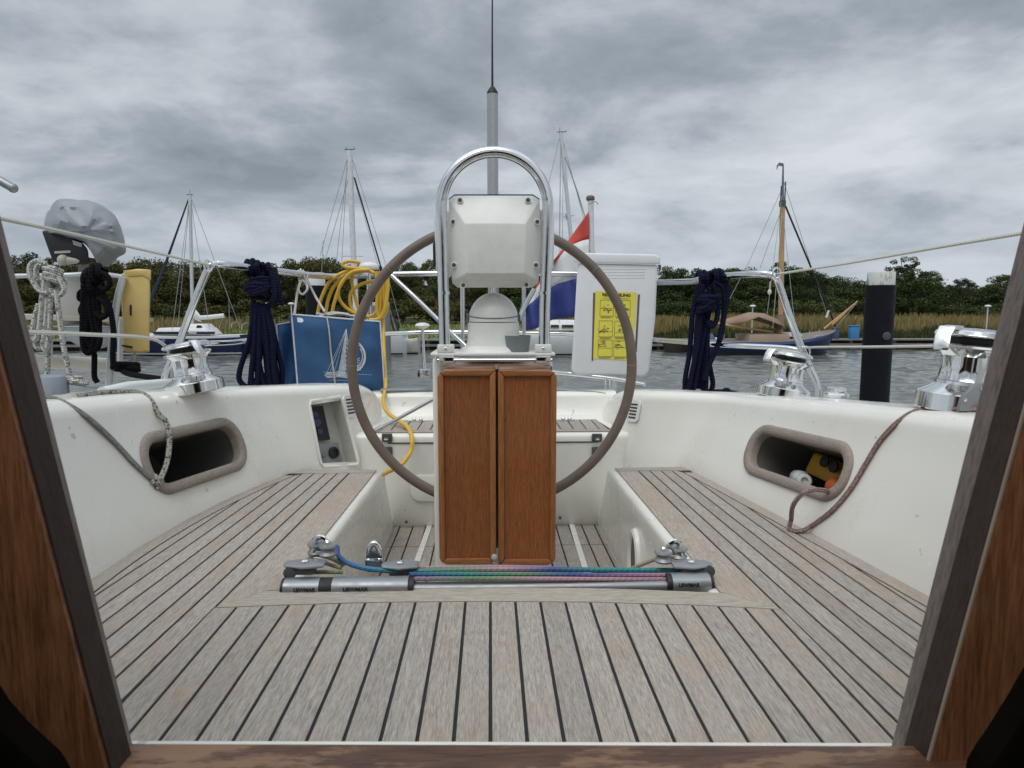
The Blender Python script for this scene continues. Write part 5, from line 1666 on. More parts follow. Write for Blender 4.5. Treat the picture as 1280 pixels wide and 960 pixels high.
q.tube(spline([at(148, 460, 3.3), at(160, 467, 3.2), at(190, 472, 3.0), at(230, 478, 2.8), at(262, 484, 2.75)], 6), .013, 9)
tag(obj('mooring_rope', q, BLKR), 'black mooring rope coiled below the yellow bag and leading across to our winch', 'rope')
# white flecked rope hank on the neighbour
q = MB(); Yr = 3.15; rb = .0115
for L_ in [((58, 330), (46, 326), (38, 332), (38, 345), (48, 362), (60, 366)), ((48, 330), (45, 340), (52, 355), (66, 362), (78, 358), (80, 350), (70, 348)), ((52, 350), (60, 340), (72, 346), (80, 362), (72, 370), (60, 364)),
           ((54, 360), (50, 390), (44, 420), (46, 434), (52, 430), (57, 390), (58, 360)), ((60, 345), (58, 390), (54, 430), (58, 436), (62, 410), (64, 360)), ((62, 350), (62, 390), (60, 440), (59, 468)),
           ((70, 362), (74, 395), (79, 430), (86, 465), (90, 474)), ((56, 350), (52, 380), (48, 415), (42, 425), (41, 410), (48, 380))]:
    d0 = R.uniform(-.03, .03)
    q.tube(spline([at(x, y, Yr + d0) for x, y in L_], 7), rb, 9)
for i in range(3): q.tube(coil_turns(at(66, 338 + i * 6, Yr), (.3, .3, 1), .03, 2, .005, .005), rb * .9, 9)
tag(obj('rope_hank', q, WROPE), 'white rope hank with grey flecks beside the left companionway frame', 'rope')
q = MB()
for i in range(4): q.tube(coil_turns(at(92 + i * 2, 474 + i * 1.5, 3.05), (R.uniform(-.3, .3), .2, 1), .030, 2, .004, .008), .007, 8)
tag(obj('rope_coil', q, WROPE), 'small tangle of flecked rope lying on the neighbour deck', 'rope')
for px, m_, lb in ((62, mat('blue_grey_winch_cover', (.27, .30, .34), .6), 'blue grey fabric covered winch on the neighbour deck'),):
    c = at(px, 492, 3.0); q = MB(); q.lathe([(.075, 0), (.072, .05), (.062, .075), (.030, .082)], 14, c); tag(obj('covered_winch', q, m_, smooth=25), lb, 'winch')
q = MB(); q.tube([at(128, 491, 2.35), at(160, 484, 2.5), at(214, 478.5, 2.75)], lambda t: .021 if t < .9 else .018, 14); q.ball(at(214, 478.5, 2.75), .020)
tag(obj('spar_end', q, HULLW), 'white rounded spar lying outside the left coaming beside the winch', 'spar')
q = MB(); q.tube([at(-60, 206, 2.0), at(0, 226, 2.0), at(16, 235, 2.0)], .0125, 12); q.ball(at(16, 235, 2.0), .0135)
tag(obj('pole_tip', q, ALU), 'grey end of a pole sticking in above the left companionway frame', 'pole')
# ------------------------------------------------------------------ water, shore
def water_mat():
    m, nt_, bs = nodes('harbour_water')
    bs.inputs['Base Color'].default_value = (.115, .125, .115, 1)
    bs.inputs['Roughness'].default_value = .09
    bs.inputs['IOR'].default_value = 1.33
    co_ = nt_.nodes.new('ShaderNodeTexCoord').outputs['Object']
    a = noise(nt_, 1.5, 6, .62, co_, stretch=(.8, 1.5, 1), dist=.5)
    b = noise(nt_, 6.0, 3, .6, co_, stretch=(1.0, 1.6, 1))
    c = noise(nt_, .18, 2, .5, co_)
    h_ = math_(nt_, 'ADD', math_(nt_, 'MULTIPLY', a, 1.0), math_(nt_, 'MULTIPLY', b, .22))
    h_ = math_(nt_, 'MULTIPLY', h_, ramp(nt_, c, [(.3, .55), (.7, 1)]))
    bump(nt_, bs, h_, .5, .06)
    return m
rg = np.random.default_rng(5)
ys_ = np.concatenate([[-60, -20, 0], np.geomspace(1.6, 37, 520), [60, 150, 700]])
us_ = np.linspace(-1, 1, 420)
Yg = np.repeat(ys_[:, None], len(us_), 1)
half = np.where(ys_ < 1.5, 400, np.where(ys_ > 38, 400, 1.5 + ys_ * .86))
Xg = us_[None, :] * half[:, None]
Zg = np.zeros_like(Xg)
for k in range(46):      # wind ripple: many short crested wave trains
    lam = rg.uniform(.16, .34) if k < 18 else rg.uniform(.34, 1.3)
    th = rg.normal(.25, .55); ph = rg.uniform(0, 2 * pi); kk = 2 * pi / lam
    amp = .0105 * lam * rg.uniform(.5, 1.2)
    mod_ = .55 + .45 * np.sin(Xg * rg.uniform(.3, 1.4) + Yg * rg.uniform(.3, 1.4) + rg.uniform(0, 6))
    # fade what the grid cannot carry
    fade = np.clip(lam / (np.gradient(ys_)[:, None] * 2.6) - .6, 0, 1)
    Zg += amp * mod_ * fade * np.sin(kk * (Xg * math.sin(th) + Yg * math.cos(th)) + ph)
Zg *= ((Yg > 1.7) & (Yg < 36.5))
nx = len(us_); ny = len(ys_)
me = bpy.data.meshes.new('water')
V = np.stack([Xg, Yg, Zg], 2).reshape(-1, 3)
me.vertices.add(len(V)); me.vertices.foreach_set('co', V.ravel())
ii = (np.arange(ny - 1)[:, None] * nx + np.arange(nx - 1)[None, :]).ravel()
L_ = np.stack([ii, ii + 1, ii + nx + 1, ii + nx], 1)
me.loops.add(L_.size); me.loops.foreach_set('vertex_index', L_.ravel())
me.polygons.add(len(L_)); me.polygons.foreach_set('loop_start', np.arange(0, L_.size, 4)); me.polygons.foreach_set('loop_total', np.full(len(L_), 4))
me.polygons.foreach_set('use_smooth', np.ones(len(L_), dtype=bool))
me.update(calc_edges=True); me.materials.append(water_mat())
wo = bpy.data.objects.new('water', me); C.objects.link(wo)
tag(wo, 'grey rippled harbour water', 'water', kind='structure')

def ground_mat():
    m, nt_, bs = nodes('bank_ground')
    n_ = noise(nt_, .35, 6, .6); f = noise(nt_, 6, 3)
    sx = N(nt_, 'SeparateXYZ'); nt_.links.new(N(nt_, 'NewGeometry').outputs['Position'], sx.inputs[0])
    mr = N(nt_, 'MapRange', interpolation_type='SMOOTHSTEP'); nt_.links.new(math_(nt_, 'ADD', sx.outputs[0], math_(nt_, 'MULTIPLY', n_, 6)), mr.inputs[0]); mr.inputs[1].default_value = -3; mr.inputs[2].default_value = 10
    lawn = ramp(nt_, f, [(.3, (.10, .125, .034)), (.7, (.165, .18, .055))])
    tawny = ramp(nt_, f, [(.3, (.17, .13, .05)), (.7, (.26, .20, .085))])
    nt_.links.new(mix(nt_, mr.outputs[0], lawn, tawny), bs.inputs['Base Color']); bs.inputs['Roughness'].default_value = .95
    return m
q = MB(); S_ = [(35.3, -.3), (35.6, .25), (38, .42), (46, .5), (66, .75), (90, 1.0), (140, 1.2), (420, 1.5)]
xs_ = np.linspace(-330, 330, 45)
for Y, z_ in S_:
    for x in xs_: q.v.append(Vector((x, Y, z_ + .06 * math.sin(x * .3 + Y))))
for j in range(len(S_) - 1):
    for i in range(44): q.face((j * 45 + i, j * 45 + i + 1, (j + 1) * 45 + i + 1, (j + 1) * 45 + i))
tag(obj('bank', q, ground_mat()), 'grassy bank beyond the harbour', 'bank', kind='structure')

def blades(n_, fx_, fy_, hz_, wd, seed, lean=.25):
    rg = np.random.default_rng(seed)
    x = fx_(rg, n_); y = fy_(rg, n_, x); h_ = hz_(rg, n_, x, y); w_ = wd * rg.uniform(.6, 1.4, n_)
    z0 = np.interp(y, [a for a, _ in S_], [b for _, b in S_]) - .1
    a = rg.uniform(0, pi, n_); dx, dy = np.cos(a) * w_, np.sin(a) * w_ * .5
    lx, ly = rg.normal(0, lean, n_) * h_, rg.normal(0, lean, n_) * h_
    V = np.empty((n_, 4, 3))
    V[:, 0] = np.stack([x - dx, y - dy, z0], 1); V[:, 1] = np.stack([x + dx, y + dy, z0], 1)
    V[:, 2] = np.stack([x + dx * .6 + lx, y + dy * .6 + ly, z0 + h_ * .8], 1); V[:, 3] = np.stack([x - dx * .2 + lx * 1.3, y + ly * 1.3, z0 + h_], 1)
    return V.reshape(-1, 3), n_
def blade_obj(name, parts, m, label, cat):
    V = np.concatenate([p[0] for p in parts]); n_ = len(V) // 4
    me = bpy.data.meshes.new(name)
    me.vertices.add(len(V)); me.vertices.foreach_set('co', V.ravel())
    me.loops.add(n_ * 4); me.loops.foreach_set('vertex_index', np.arange(n_ * 4))
    me.polygons.add(n_); me.polygons.foreach_set('loop_start', np.arange(0, n_ * 4, 4)); me.polygons.foreach_set('loop_total', np.full(n_, 4))
    me.update(calc_edges=True); me.materials.append(m)
    o = bpy.data.objects.new(name, me); C.objects.link(o); return tag(o, label, cat, kind='stuff')
def plant_mat(name, stops, scale, trans=.25, each=False):
    m, nt_, bs = nodes(name)
    g = N(nt_, 'NewGeometry'); pos = g.outputs['Position']
    k = mix(nt_, .5, noise(nt_, scale, 4, .6, pos), g.outputs['Random Per Island'])
    oi = N(nt_, 'ObjectInfo').outputs['Random']
    c_ = mix(nt_, 1.0, ramp(nt_, k, stops), ramp(nt_, oi, [(0, (.62, .70, .62)), (.35, (.95, 1.05, .85)), (.7, (1.0, .92, .85)), (1, (1.35, 1.25, 1.0))]), 'MULTIPLY')
    nt_.links.new(c_ if each else ramp(nt_, k, stops), bs.inputs['Base Color']); bs.inputs['Roughness'].default_value = .8
    bs.inputs['Specular IOR Level'].default_value = .2
    return m
REED = plant_mat('reed_stalks', [(.25, (.10, .105, .035)), (.5, (.21, .165, .065)), (.75, (.33, .25, .11))], .25)
REEDG = plant_mat('green_reed_leaves', [(.3, (.025, .038, .014)), (.7, (.075, .088, .032))], .4)
LAWN = plant_mat('meadow_grass', [(.3, (.085, .110, .028)), (.7, (.19, .195, .062))], .3)
xr_ = lambda y: (y * (640 + 27 + 60) / F)
blade_obj('reeds', [blades(30000, lambda r, n: r.uniform(5, 58, n), lambda r, n, x: 38.5 + 25 * r.uniform(0, 1, n) ** 1.5, lambda r, n, x, y: r.uniform(.75, 1.25, n) * (1 + .12 * np.sin(x * .7)), .035, 1, .12),
                    blades(2500, lambda r, n: r.uniform(-34, -19, n), lambda r, n, x: r.uniform(44, 63, n), lambda r, n, x, y: r.uniform(.5, 1.1, n), .04, 2, .12)],
          REED, 'tawny reed bed along the far bank', 'reeds')
blade_obj('green_reeds', [blades(14000, lambda r, n: r.uniform(5, 40, n), lambda r, n, x: r.uniform(36.0, 38.8, n), lambda r, n, x, y: r.uniform(.45, 1.0, n) * (.75 + .35 * np.sin(x * .9) * np.sin(x * .37 + 1)), .04, 3, .2)],
          REEDG, 'dark green reeds at the water edge', 'reeds')
blade_obj('meadow_grass', [blades(16000, lambda r, n: r.uniform(-36, 6, n), lambda r, n, x: r.uniform(36.2, 66, n), lambda r, n, x, y: r.uniform(.12, .3, n), .05, 4, .3)],
          LAWN, 'rough green grass on the left part of the bank', 'grass')

# jetty along the bank
Yj = 34.2
jt = empty('jetty', (10, Yj, 0), 'long low wooden jetty along the far bank', 'jetty')
q = MB()
zt_ = at(1100, 424, Yj).z
for k in range(100): q.box((-35 + k * .8, Yj, zt_ - .06), (-35 + k * .8 + .78, Yj + 1.1, zt_))
obj('jetty_deck', q, GWOOD, jt, smooth=0)
q = MB(); z2 = at(1100, 430.5, Yj).z; q.box((-35, Yj - .04, z2 - .07), (45, Yj + .04, z2 + .05)); obj('fender_beam', q, GWOOD, jt, smooth=0)
for k in range(33):
    q = MB(); x = -34.5 + k * 2.4 + R.uniform(-.2, .2); q.lathe([(.11, -.5), (.11, zt_ - .065)], 10, (x, Yj + .12, 0)); obj('jetty_pile', q, DWOOD, jt)
q = MB(); q.box((-35, Yj + .9, -.5), (45, Yj + 1.0, zt_ - .065)); obj('back_planking', q, DWOOD, jt, smooth=0)

# mooring piles
def pile(pa, pb, Y, r, label, sleeve, capm, capz, name='mooring_pile', tilt=0):
    c = at(pa, pb, Y)
    root = empty(name, (c.x, Y, 0), label, 'mooring pile')
    q = MB(); q.lathe([(r, -1.5), (r, c.z - capz)], 28, (c.x, Y, 0)); obj('pile_sleeve', q, sleeve, root)
    q = MB(); q.lathe([(r * .93, c.z - capz), (r * .93, c.z - .012), (r * .88, c.z), (r * .2, c.z + .004)], 28, (c.x, Y, 0)); obj('pile_cap', q, capm, root)
    return root, c
mcap, nt_, bs = nodes('stained_white_cap')
f = noise(nt_, 14, 4, .6, stretch=(1, 1, .35)); nt_.links.new(ramp(nt_, f, [(.40, (.10, .12, .06)), (.50, (.62, .63, .58))]), bs.inputs['Base Color']); bs.inputs['Roughness'].default_value = .6
pr, c = pile(1102, 340, 7.4, .150, 'black mooring pile with stained white cap on the right', PILEB, mcap, .145)
q = MB(); q.lathe([(.045, 0), (.045, .01), (.03, .014)], 20, at(1108, 420, 7.4 - .148), (0, -1, 0)); obj('marker_disc', q, DGREY, pr)
pile(394, 341, 9.2, .135, 'black mooring pile with white cap behind the blue bags', PILEB, HULLW, .17)
pile(476, 378, 27, .36, 'stout grey steel pile with pale cap behind the yellow hose', mat('galvanised_steel', (.25, .26, .27), .5, .5), ALUW, .12)

# lamp posts, boxes
for px, pt, pb, Y, lb in ((1235, 382, 424, 36.6, 'thin lamp post with mushroom head among the reeds on the far right'), (941, 382, 424, 36.6, 'thin lamp post with mushroom head behind the barge'), (364, 379, 424, 36.6, 'thin lamp post with mushroom head left of the blue bags')):
    c = at(px, pt, Y); root = empty('lamp_post', (c.x, Y, .3), lb, 'lamp post', 'lamp posts along the jetty')
    q = MB(); q.tube([Vector((c.x, Y, .3)), c], .035, 8); obj('pole', q, ALUW, root)
    q = MB(); q.lathe([(.05, -.10), (.16, -.06), (.17, -.02), (.10, .03), (.02, .04)], 16, c); obj('lamp_head', q, HULLW, root)
for px, y0, y1, w_, lb in ((1069, 408, 424, 5, 'bright blue power box on the jetty left of the black pile'), (1046, 411, 424, 3, 'small dark blue power box at the bow of the barge')):
    a, b = at(px - w_, y0, Yj + .5), at(px + w_, y1, Yj + .5)
    q = MB(); q.box((a.x, Yj + .5, zt_ + .002), (b.x, Yj + .8, a.z)); q.box((a.x - .03, Yj + .47, a.z + .001), (b.x + .03, Yj + .83, a.z + .05))
    o = obj('power_box', q, BLUEB if w_ > 4 else mat('dull_blue_paint', (.04, .09, .16), .5)); bevel(o, .02); tag(o, lb, 'power box')

# ------------------------------------------------------------------ boats at the far jetty
def hull(xa, xb, Y, beam, za, zb, mats, root, bow=1, transom=.6, name='hull', n=15):
    """bow at xb if bow>0; za,zb sheer heights at xa, xb"""
    q = MB(); rows = [-.3, .06, .13, .55, .86, 1.0]
    b0 = len(q.v); ring = []
    for i in range(n):
        t = i / (n - 1); u = t if bow > 0 else 1 - t
        x = xa + (xb - xa) * t
        hb = beam / 2 * (transom + (1 - transom) * math.sin(min(1, u / .55) * pi / 2)) if u < .55 else beam / 2 * max(.03, math.cos((u - .55) / .45 * pi / 2) ** .75)
        zd = za + (zb - za) * t + .12 * (2 * t - 1) ** 2
        L = [(-hb * .55, -.3), (-hb * .80, .06), (-hb * .84, .13), (-hb * .96, zd * .6), (-hb, zd - .10), (-hb, zd)]
        rk = .5 * max(0, u - .75) * 4 * bow * .5
        P = [Vector((x - rk * (1 - zz / zd) * .8, Y + d, zz)) for d, zz in L] + [Vector((x - rk * (1 - zz / zd) * .8, Y - d, zz)) for d, zz in L[::-1]]
        ring.append(P)
    for P in ring: q.v += P
    w_ = 12
    mi = [0, 1, 2, 2, 3, 4, 3, 2, 2, 1, 0]
    for k in range(n - 1):
        for i in range(11):
            q.face((k * w_ + i, k * w_ + i + 1, (k + 1) * w_ + i + 1, (k + 1) * w_ + i), None, mi[i])
    q.face(range(w_), None, 2); q.face([(n - 1) * w_ + i for i in range(w_)], None, 2)
    return obj(name, q, mats, root, smooth=40)
DECKG = mat('pale_deck', (.6, .6, .57), .6)
def wires(root, lst, r=.012, m=LWIRE, name='rigging_wire'):
    for a, b in lst:
        q = MB(); q.tube([a, b], r, 5); obj(name, q, m, root)
def pxbox(root, name, m, x0, x1, y0, y1, Y, d, taper=0, bv=.03):
    a, b = at(x0, y1, Y), at(x1, y0, Y); q = MB()
    q.hexa([Vector((a.x, Y, a.z)), Vector((b.x, Y, a.z)), Vector((b.x, Y + d, a.z)), Vector((a.x, Y + d, a.z)),
            Vector((a.x + taper, Y + .1, b.z)), Vector((b.x - taper, Y + .1, b.z)), Vector((b.x - taper, Y + d - .1, b.z)), Vector((a.x + taper, Y + d - .1, b.z))])
    o = obj(name, q, m, root, smooth=0)
    if bv: bevel(o, bv)
    return o
# navy and white sailing yacht, left
Yb = 31.5
yt = empty('moored_yacht', (at(240, 432, Yb).x, Yb, 0), 'navy hulled sailing yacht with white cabin moored at the far left', 'yacht')
xa, xb = at(308, 430, Yb).x, at(130, 430, Yb).x
hull(xb, xa, Yb, 2.6, .95, .80, [HULLN, HULLW, HULLN, HULLW, DECKG], yt, bow=-1)
pxbox(yt, 'cabin', HULLW, 190, 262, 410, 419, Yb - .7, 1.5, .25)
pxbox(yt, 'cabin_side', HULLN, 192, 268, 414.5, 418, Yb - .72, .015, 0, 0)
pxbox(yt, 'wheel_shelter', HULLW, 222, 258, 405, 412, Yb - .55, 1.2, .22)
pxbox(yt, 'shelter_window', GLASSD, 245, 253, 406.5, 411, Yb - .57, .03, .08, 0)
for a_, b_ in ((196, 204), (208, 222)): pxbox(yt, 'cabin_window', GLASSD, a_, b_, 415, 417.5, Yb - .74, .015, 0, 0)
pxbox(yt, 'name_lettering', HULLW, 236, 246, 415, 417.3, Yb - .74, .012, 0, 0)
q = MB(); mt, mb_ = at(237.5, 244, Yb), at(241, 412, Yb); q.tube([mb_, mt], .075, 10); ms = obj('mast', q, ALUW, yt)
q = MB(); q.tube([at(237, 333, Yb) , at(244, 333, Yb)], .03, 6); obj('spreader', q, ALUW, ms)
q = MB(); q.tube([mt + Vector((-.15, 0, .02)), mt + Vector((.12, 0, .02))], .02, 6); q.tube([mt, mt + Vector((0, 0, .25))], .008, 5); obj('masthead_gear', q, DGREY, ms)
q = MB(); q.tube([mt, at(205, 335, Yb), at(186, 380, Yb - .2), at(178, 412, Yb - .3)], lambda t: .03 + .05 * min(1, t * 2) , 8); obj('furled_jib', q, mat('navy_furled_sail', (.02, .03, .06), .8), yt)
q = MB(); q.tube([at(242, 396, Yb), at(244, 393, Yb), at(250, 397, Yb), at(262, 396.5, Yb), at(280, 394.5, Yb)], lambda t: .10 + .32 * max(0, 1 - t * 2.2) , 10, flat=.5); obj('covered_mainsail', q, HULLW, yt)
wires(yt, [(mt, at(300, 410, Yb)), (mt, at(262, 412, Yb - .8)), (mt, at(222, 412, Yb + .8)), (at(279, 395, Yb), at(273, 412, Yb)), (mt, at(215, 414, Yb - .9)), (at(286, 372, Yb), at(287, 412, Yb))])
for x0, y0, x1, y1 in ((288, 406, 296, 402), (289, 410, 290, 405), (302, 412, 303, 406), (303, 406, 309, 403), (150, 418, 150, 411), (165, 418, 165, 411)):
    wires(yt, [(at(x0, y0, Yb - .9), at(x1, y1, Yb - .9))], .018, STEEL, 'guard_rail')
pxbox(yt, 'outboard_cover', mat('blue_cloth', (.04, .12, .3), .7), 200, 206, 422, 428, Yb - 1.35, .2, .02, .04)
# dark dinghy-like stern on the jetty right of it
db = empty('dark_motorboat', (at(330, 432, 32.6).x, 32.6, 0), 'low dark brown motorboat moored right of the navy yacht', 'motorboat')
hull(at(298, 430, 32.4).x, at(352, 430, 32.4).x, 32.4, 2.0, .62, .7, [DWOOD, DWOOD, DWOOD, HULLW, DECKG], db)
pxbox(db, 'cabin_top', DWOOD, 312, 346, 417, 424, 32.0, 1.0, .1)
# tall mast yacht behind the bags
Yb = 31
ty_ = empty('mooring_yacht', (at(440, 432, Yb).x, Yb, 0), 'white sailing yacht with tall white mast behind the yellow hose', 'yacht')
hull(at(395, 430, Yb).x, at(507, 430, Yb).x, Yb, 2.9, .95, .85, [HULLW, BLACK, HULLW, HULLW, DECKG], ty_, bow=-1, transom=.75)
pxbox(ty_, 'cabin', HULLW, 415, 478, 407, 417, Yb - .7, 1.5, .25)
pxbox(ty_, 'cabin_window', GLASSD, 425, 470, 410, 413, Yb - .735, .02, 0, 0)
mt = at(437, 188, Yb)
q = MB(); q.tube([at(446, 414, Yb), at(441, 300, Yb), mt], lambda t: .135 - .02 * t, 12, flat=.75); ms = obj('mast', q, mat('white_mast_paint', (.66, .67, .67), .4), ty_)
q = MB(); q.tube([mt + Vector((-.22, 0, .03)), mt + Vector((.22, 0, .05))], .02, 6); q.tube([mt + Vector((.2, 0, .05)), mt + Vector((.2, 0, .16))], .012, 5); q.tube([mt + Vector((-.15, 0, .03)), mt + Vector((-.15, 0, .14))], .012, 5); obj('masthead_gear', q, DGREY, ms)
q = MB(); q.tube([at(428, 320, Yb), at(454, 320, Yb)], .025, 6); obj('spreader', q, ALUW, ms)
wires(ty_, [(mt, at(400, 320, Yb)), (at(438, 215, Yb), at(405, 330, Yb)), (at(434, 210, Yb), at(420, 330, Yb)), (at(434, 200, Yb), at(427, 330, Yb)), (mt, at(482, 330, Yb)), (at(440, 215, Yb), at(494, 410, Yb - .6)), (at(404, 300, Yb), at(399, 412, Yb)), (at(481, 330, Yb), at(502, 412, Yb))])
q = MB(); q.tube([at(443, 222, Yb), at(475, 330, Yb), at(498, 415, Yb)], .035, 6); obj('black_stay', q, BLACK, ty_)
# small white sterns beside it
for px0, px1, y0, Y_, lb in ((506, 524, 416, 32.2, 'small cream boat stern seen just right of the tall masted yacht'),):
    r_ = empty('moored_dinghy', (at(515, 432, Y_).x, Y_, 0), lb, 'boat'); hull(at(490, 430, Y_).x, at(px1, 430, Y_).x, Y_, 1.7, .62, .62, [BLACK, mat('cream_hull', (.55, .53, .45), .4), mat('cream_topside', (.6, .58, .5), .4), HULLW, DECKG], r_, bow=-1, transom=.8)
    q = MB(); q.tube([at(493, 414, Y_), at(488, 398, Y_)], .04, 6); q.tube([at(497, 416, Y_), at(498, 404, Y_)], .06, 8); obj('tiller', q, BLACK, r_)
# white motor sailer behind the pedestal
Yb = 30.5
wb_ = empty('white_cruiser', (at(690, 436, Yb).x, Yb, 0), 'white cabin boat with leaning grey mast seen below the flag', 'boat')
hull(at(640, 436, Yb).x, at(762, 436, Yb).x, Yb, 2.8, .85, .95, [HULLW, BLACK, HULLW, HULLW, DECKG], wb_, bow=1, transom=.8)
pxbox(wb_, 'cabin', HULLW, 672, 735, 404, 413, Yb - .7, 1.5, .25)
pxbox(wb_, 'cabin_roof', HULLW, 684, 728, 400, 404.5, Yb - .6, 1.3, .3, .06)
for a_, b_ in ((688, 699), (702, 717), (720, 727)): pxbox(wb_, 'cabin_window', GLASSD, a_, b_, 406, 410.5, Yb - .72, .06, .02, 0)
mt = at(701, 166, Yb)
q = MB(); q.tube([at(724, 404, Yb), at(712, 280, Yb), mt], lambda t: .10 - .02 * t, 10); ms = obj('mast', q, ALUW, wb_)
q = MB(); q.tube([at(703, 271, Yb), at(718, 269, Yb)], .025, 6); q.tube([at(707, 266, Yb - .3), at(708, 274, Yb + .3)], .025, 6); obj('spreader', q, ALUW, ms)
q = MB(); q.tube([mt + Vector((-.16, 0, .03)), mt + Vector((.25, 0, .05))], .02, 6); q.tube([mt + Vector((.24, 0, .05)), mt + Vector((.24, 0, .14))], .01, 5); q.tube([mt + Vector((-.05, 0, .05)), mt + Vector((-.05, 0, .22))], .01, 5); obj('masthead_gear', q, DGREY, ms)
wires(wb_, [(mt, at(699, 300, Yb)), (at(704, 200, Yb), at(703, 300, Yb)), (mt, at(688, 220, Yb)), (mt, at(765, 405, Yb)), (at(709, 203, Yb), at(728, 262, Yb)), (mt, at(699, 404, Yb - .8)), (at(688, 220, Yb), at(646, 408, Yb))])
q = MB(); q.tube([at(706, 195, Yb), at(722, 240, Yb), at(740, 300, Yb), at(760, 405, Yb)], .022, 6); obj('pale_halyard', q, GROPE, wb_)
# traditional barge, right
Yb = 31.2
bg_ = empty('sailing_barge', (at(965, 434, Yb).x, Yb, 0), 'traditional blue sailing barge with wooden mast and brown canvas tent over the boom', 'barge')
xa, xb = at(868, 432, Yb).x, at(1043, 432, Yb).x
n_ = 17; q = MB(); ring = []
HB = mat('blue_barge_paint', (.016, .025, .08), .35, var=.15, scale=1)
for i in range(n_):
    t = i / (n_ - 1); x = xa + (xb - xa) * t
    hb = 1.7 * (.75 + .25 * math.sin(min(1, t / .4) * pi / 2)) if t < .6 else 1.7 * max(.06, math.cos((t - .6) / .4 * pi / 2) ** .6)
    zd = .62 + .62 * max(0, t - .45) ** 1.7 * 2.2
    ring.append([Vector((x + (zz / zd - 1) * .5 * max(0, t - .7) * 3, Yb + d, zz)) for d, zz in ((-hb * .7, -.3), (-hb * .9, .10), (-hb, zd * .62), (-hb * 1.03, zd - .12), (-hb, zd), (hb, zd), (hb * 1.03, zd - .12), (hb, zd * .62), (hb * .9, .1), (hb * .7, -.3))])
for P in ring: q.v += P
for k in range(n_ - 1):
    for i in range(9): q.face((k * 10 + i, k * 10 + i + 1, (k + 1) * 10 + i + 1, (k + 1) * 10 + i), None, (0, 1, 1, 2, 3, 2, 1, 1, 0)[i])
q.face(range(10), None, 1); q.face([(n_ - 1) * 10 + i for i in range(10)], None, 1)
hb_ = obj('hull', q, [DWOOD, HB, mat('blue_rubbing_strake', (.03, .05, .14), .4), mat('barge_deck', (.20, .17, .14), .7)], bg_, smooth=35)
for k in range(6):
    pxbox(hb_, 'bow_lettering', WHITE, 1020 + k * 2.6, 1021.6 + k * 2.6, 419.5 - k * .25, 422.3 - k * .25, Yb - 1.45 + k * .12, .02, 0, 0)
pxbox(bg_, 'cabin_trunk', mat('tan_cabin_paint', (.30, .21, .15), .6, var=.1, scale=1), 936, 990, 418, 428, Yb - 1.0, 1.8, .1)
pxbox(bg_, 'hatch', mat('grey_hatch', (.4, .4, .38), .6), 985, 1005, 416, 421, Yb - .6, 1.1, .1)
q = MB()     # canvas tent over the boom: a ridge with sagging sides
rd = [(898, 404, .1), (910, 399, .35), (925, 394, .7), (938, 391, .85), (955, 393, .8), (970, 399, .6), (978, 405, .25)]
ft = [(899, 407), (909, 405), (924, 402), (938, 397), (955, 402), (968, 406.5), (977, 412)]
for i, ((x, y, w_), (fx_, fy_)) in enumerate(zip(rd, ft)):
    r_, f_ = at(x, y, Yb), at(fx_, fy_, Yb)
    sag = .5 * (r_.z + f_.z)
    for d, zz in ((-1.0, f_.z), (-.62, f_.z + (r_.z - f_.z) * .55), (-.3, f_.z + (r_.z - f_.z) * .86), (0, r_.z), (.3, f_.z + (r_.z - f_.z) * .86), (1.0, f_.z)):
        q.v.append(Vector((r_.x if d == 0 else (r_.x + f_.x) / 2, Yb + d * (w_ + .12), zz + .025 * math.sin(i * 2.1 + d * 5))))
for i in range(6):
    for j in range(5): q.face((i * 6 + j, i * 6 + j + 1, (i + 1) * 6 + j + 1, (i + 1) * 6 + j))
tn = obj('boom_tent', q, CANV, bg_, smooth=60); md = tn.modifiers.new('thick', 'SOLIDIFY'); md.thickness = .03
q = MB(); q.tube([at(896, 404, Yb - .3), at(925, 409, Yb - .5), at(966, 415, Yb - .3)], .055, 8); obj('sprit', q, SPRUCE, bg_)
q = MB(); q.tube([at(975, 412, Yb), at(977, 393, Yb)], .16, 8); obj('sail_bundle', q, CANV, bg_)
q = MB(); mt = at(978, 258, Yb); q.tube([at(975.5, 420, Yb), mt], .115, 12); ms = obj('mast', q, SPRUCE, bg_)
q = MB(); q.tube([mt, at(978.5, 232, Yb), at(979, 205, Yb)], lambda t: .075 - .045 * t, 10); obj('topmast', q, mat('grey_topmast', (.13, .15, .18), .5), ms)
q = MB(); q.lathe([(.15, 0), (.15, .25)], 12, mt); q.tube([mt + Vector((.10, 0, .2)), mt + Vector((.10, 0, 1.1))], .03, 6); q.tube([mt + Vector((-.09, 0, .2)), mt + Vector((-.09, 0, .9))], .03, 6); obj('mast_iron', q, DGREY, ms)
q = MB(); P = [at(979, 204, Yb), at(974, 203, Yb), at(971, 207, Yb), at(971, 213, Yb), at(973, 207, Yb), at(979, 208, Yb)]
q.extrude(P, (0, .02, 0)); obj('pennant', q, mat('grey_pennant', (.16, .17, .2), .8), ms, smooth=0)
q = MB(); q.tube([at(982, 258, Yb), at(1012, 330, Yb), at(1026, 365, Yb), at(1036, 385, Yb), at(1044, 408, Yb)], .045, 6); obj('forestay', q, BLACK, bg_)
wires(bg_, [(mt, at(950, 335, Yb)), (at(978, 240, Yb), at(958, 400, Yb - 1.2)), (mt, at(966, 410, Yb - 1.4)), (at(979, 225, Yb), at(1036, 400, Yb)), (mt, at(994, 412, Yb - 1.2)), (at(978, 235, Yb), at(935, 330, Yb)), (at(1072, 377, Yb), at(1043, 412, Yb)), (at(935, 330, Yb), at(896, 404, Yb))])
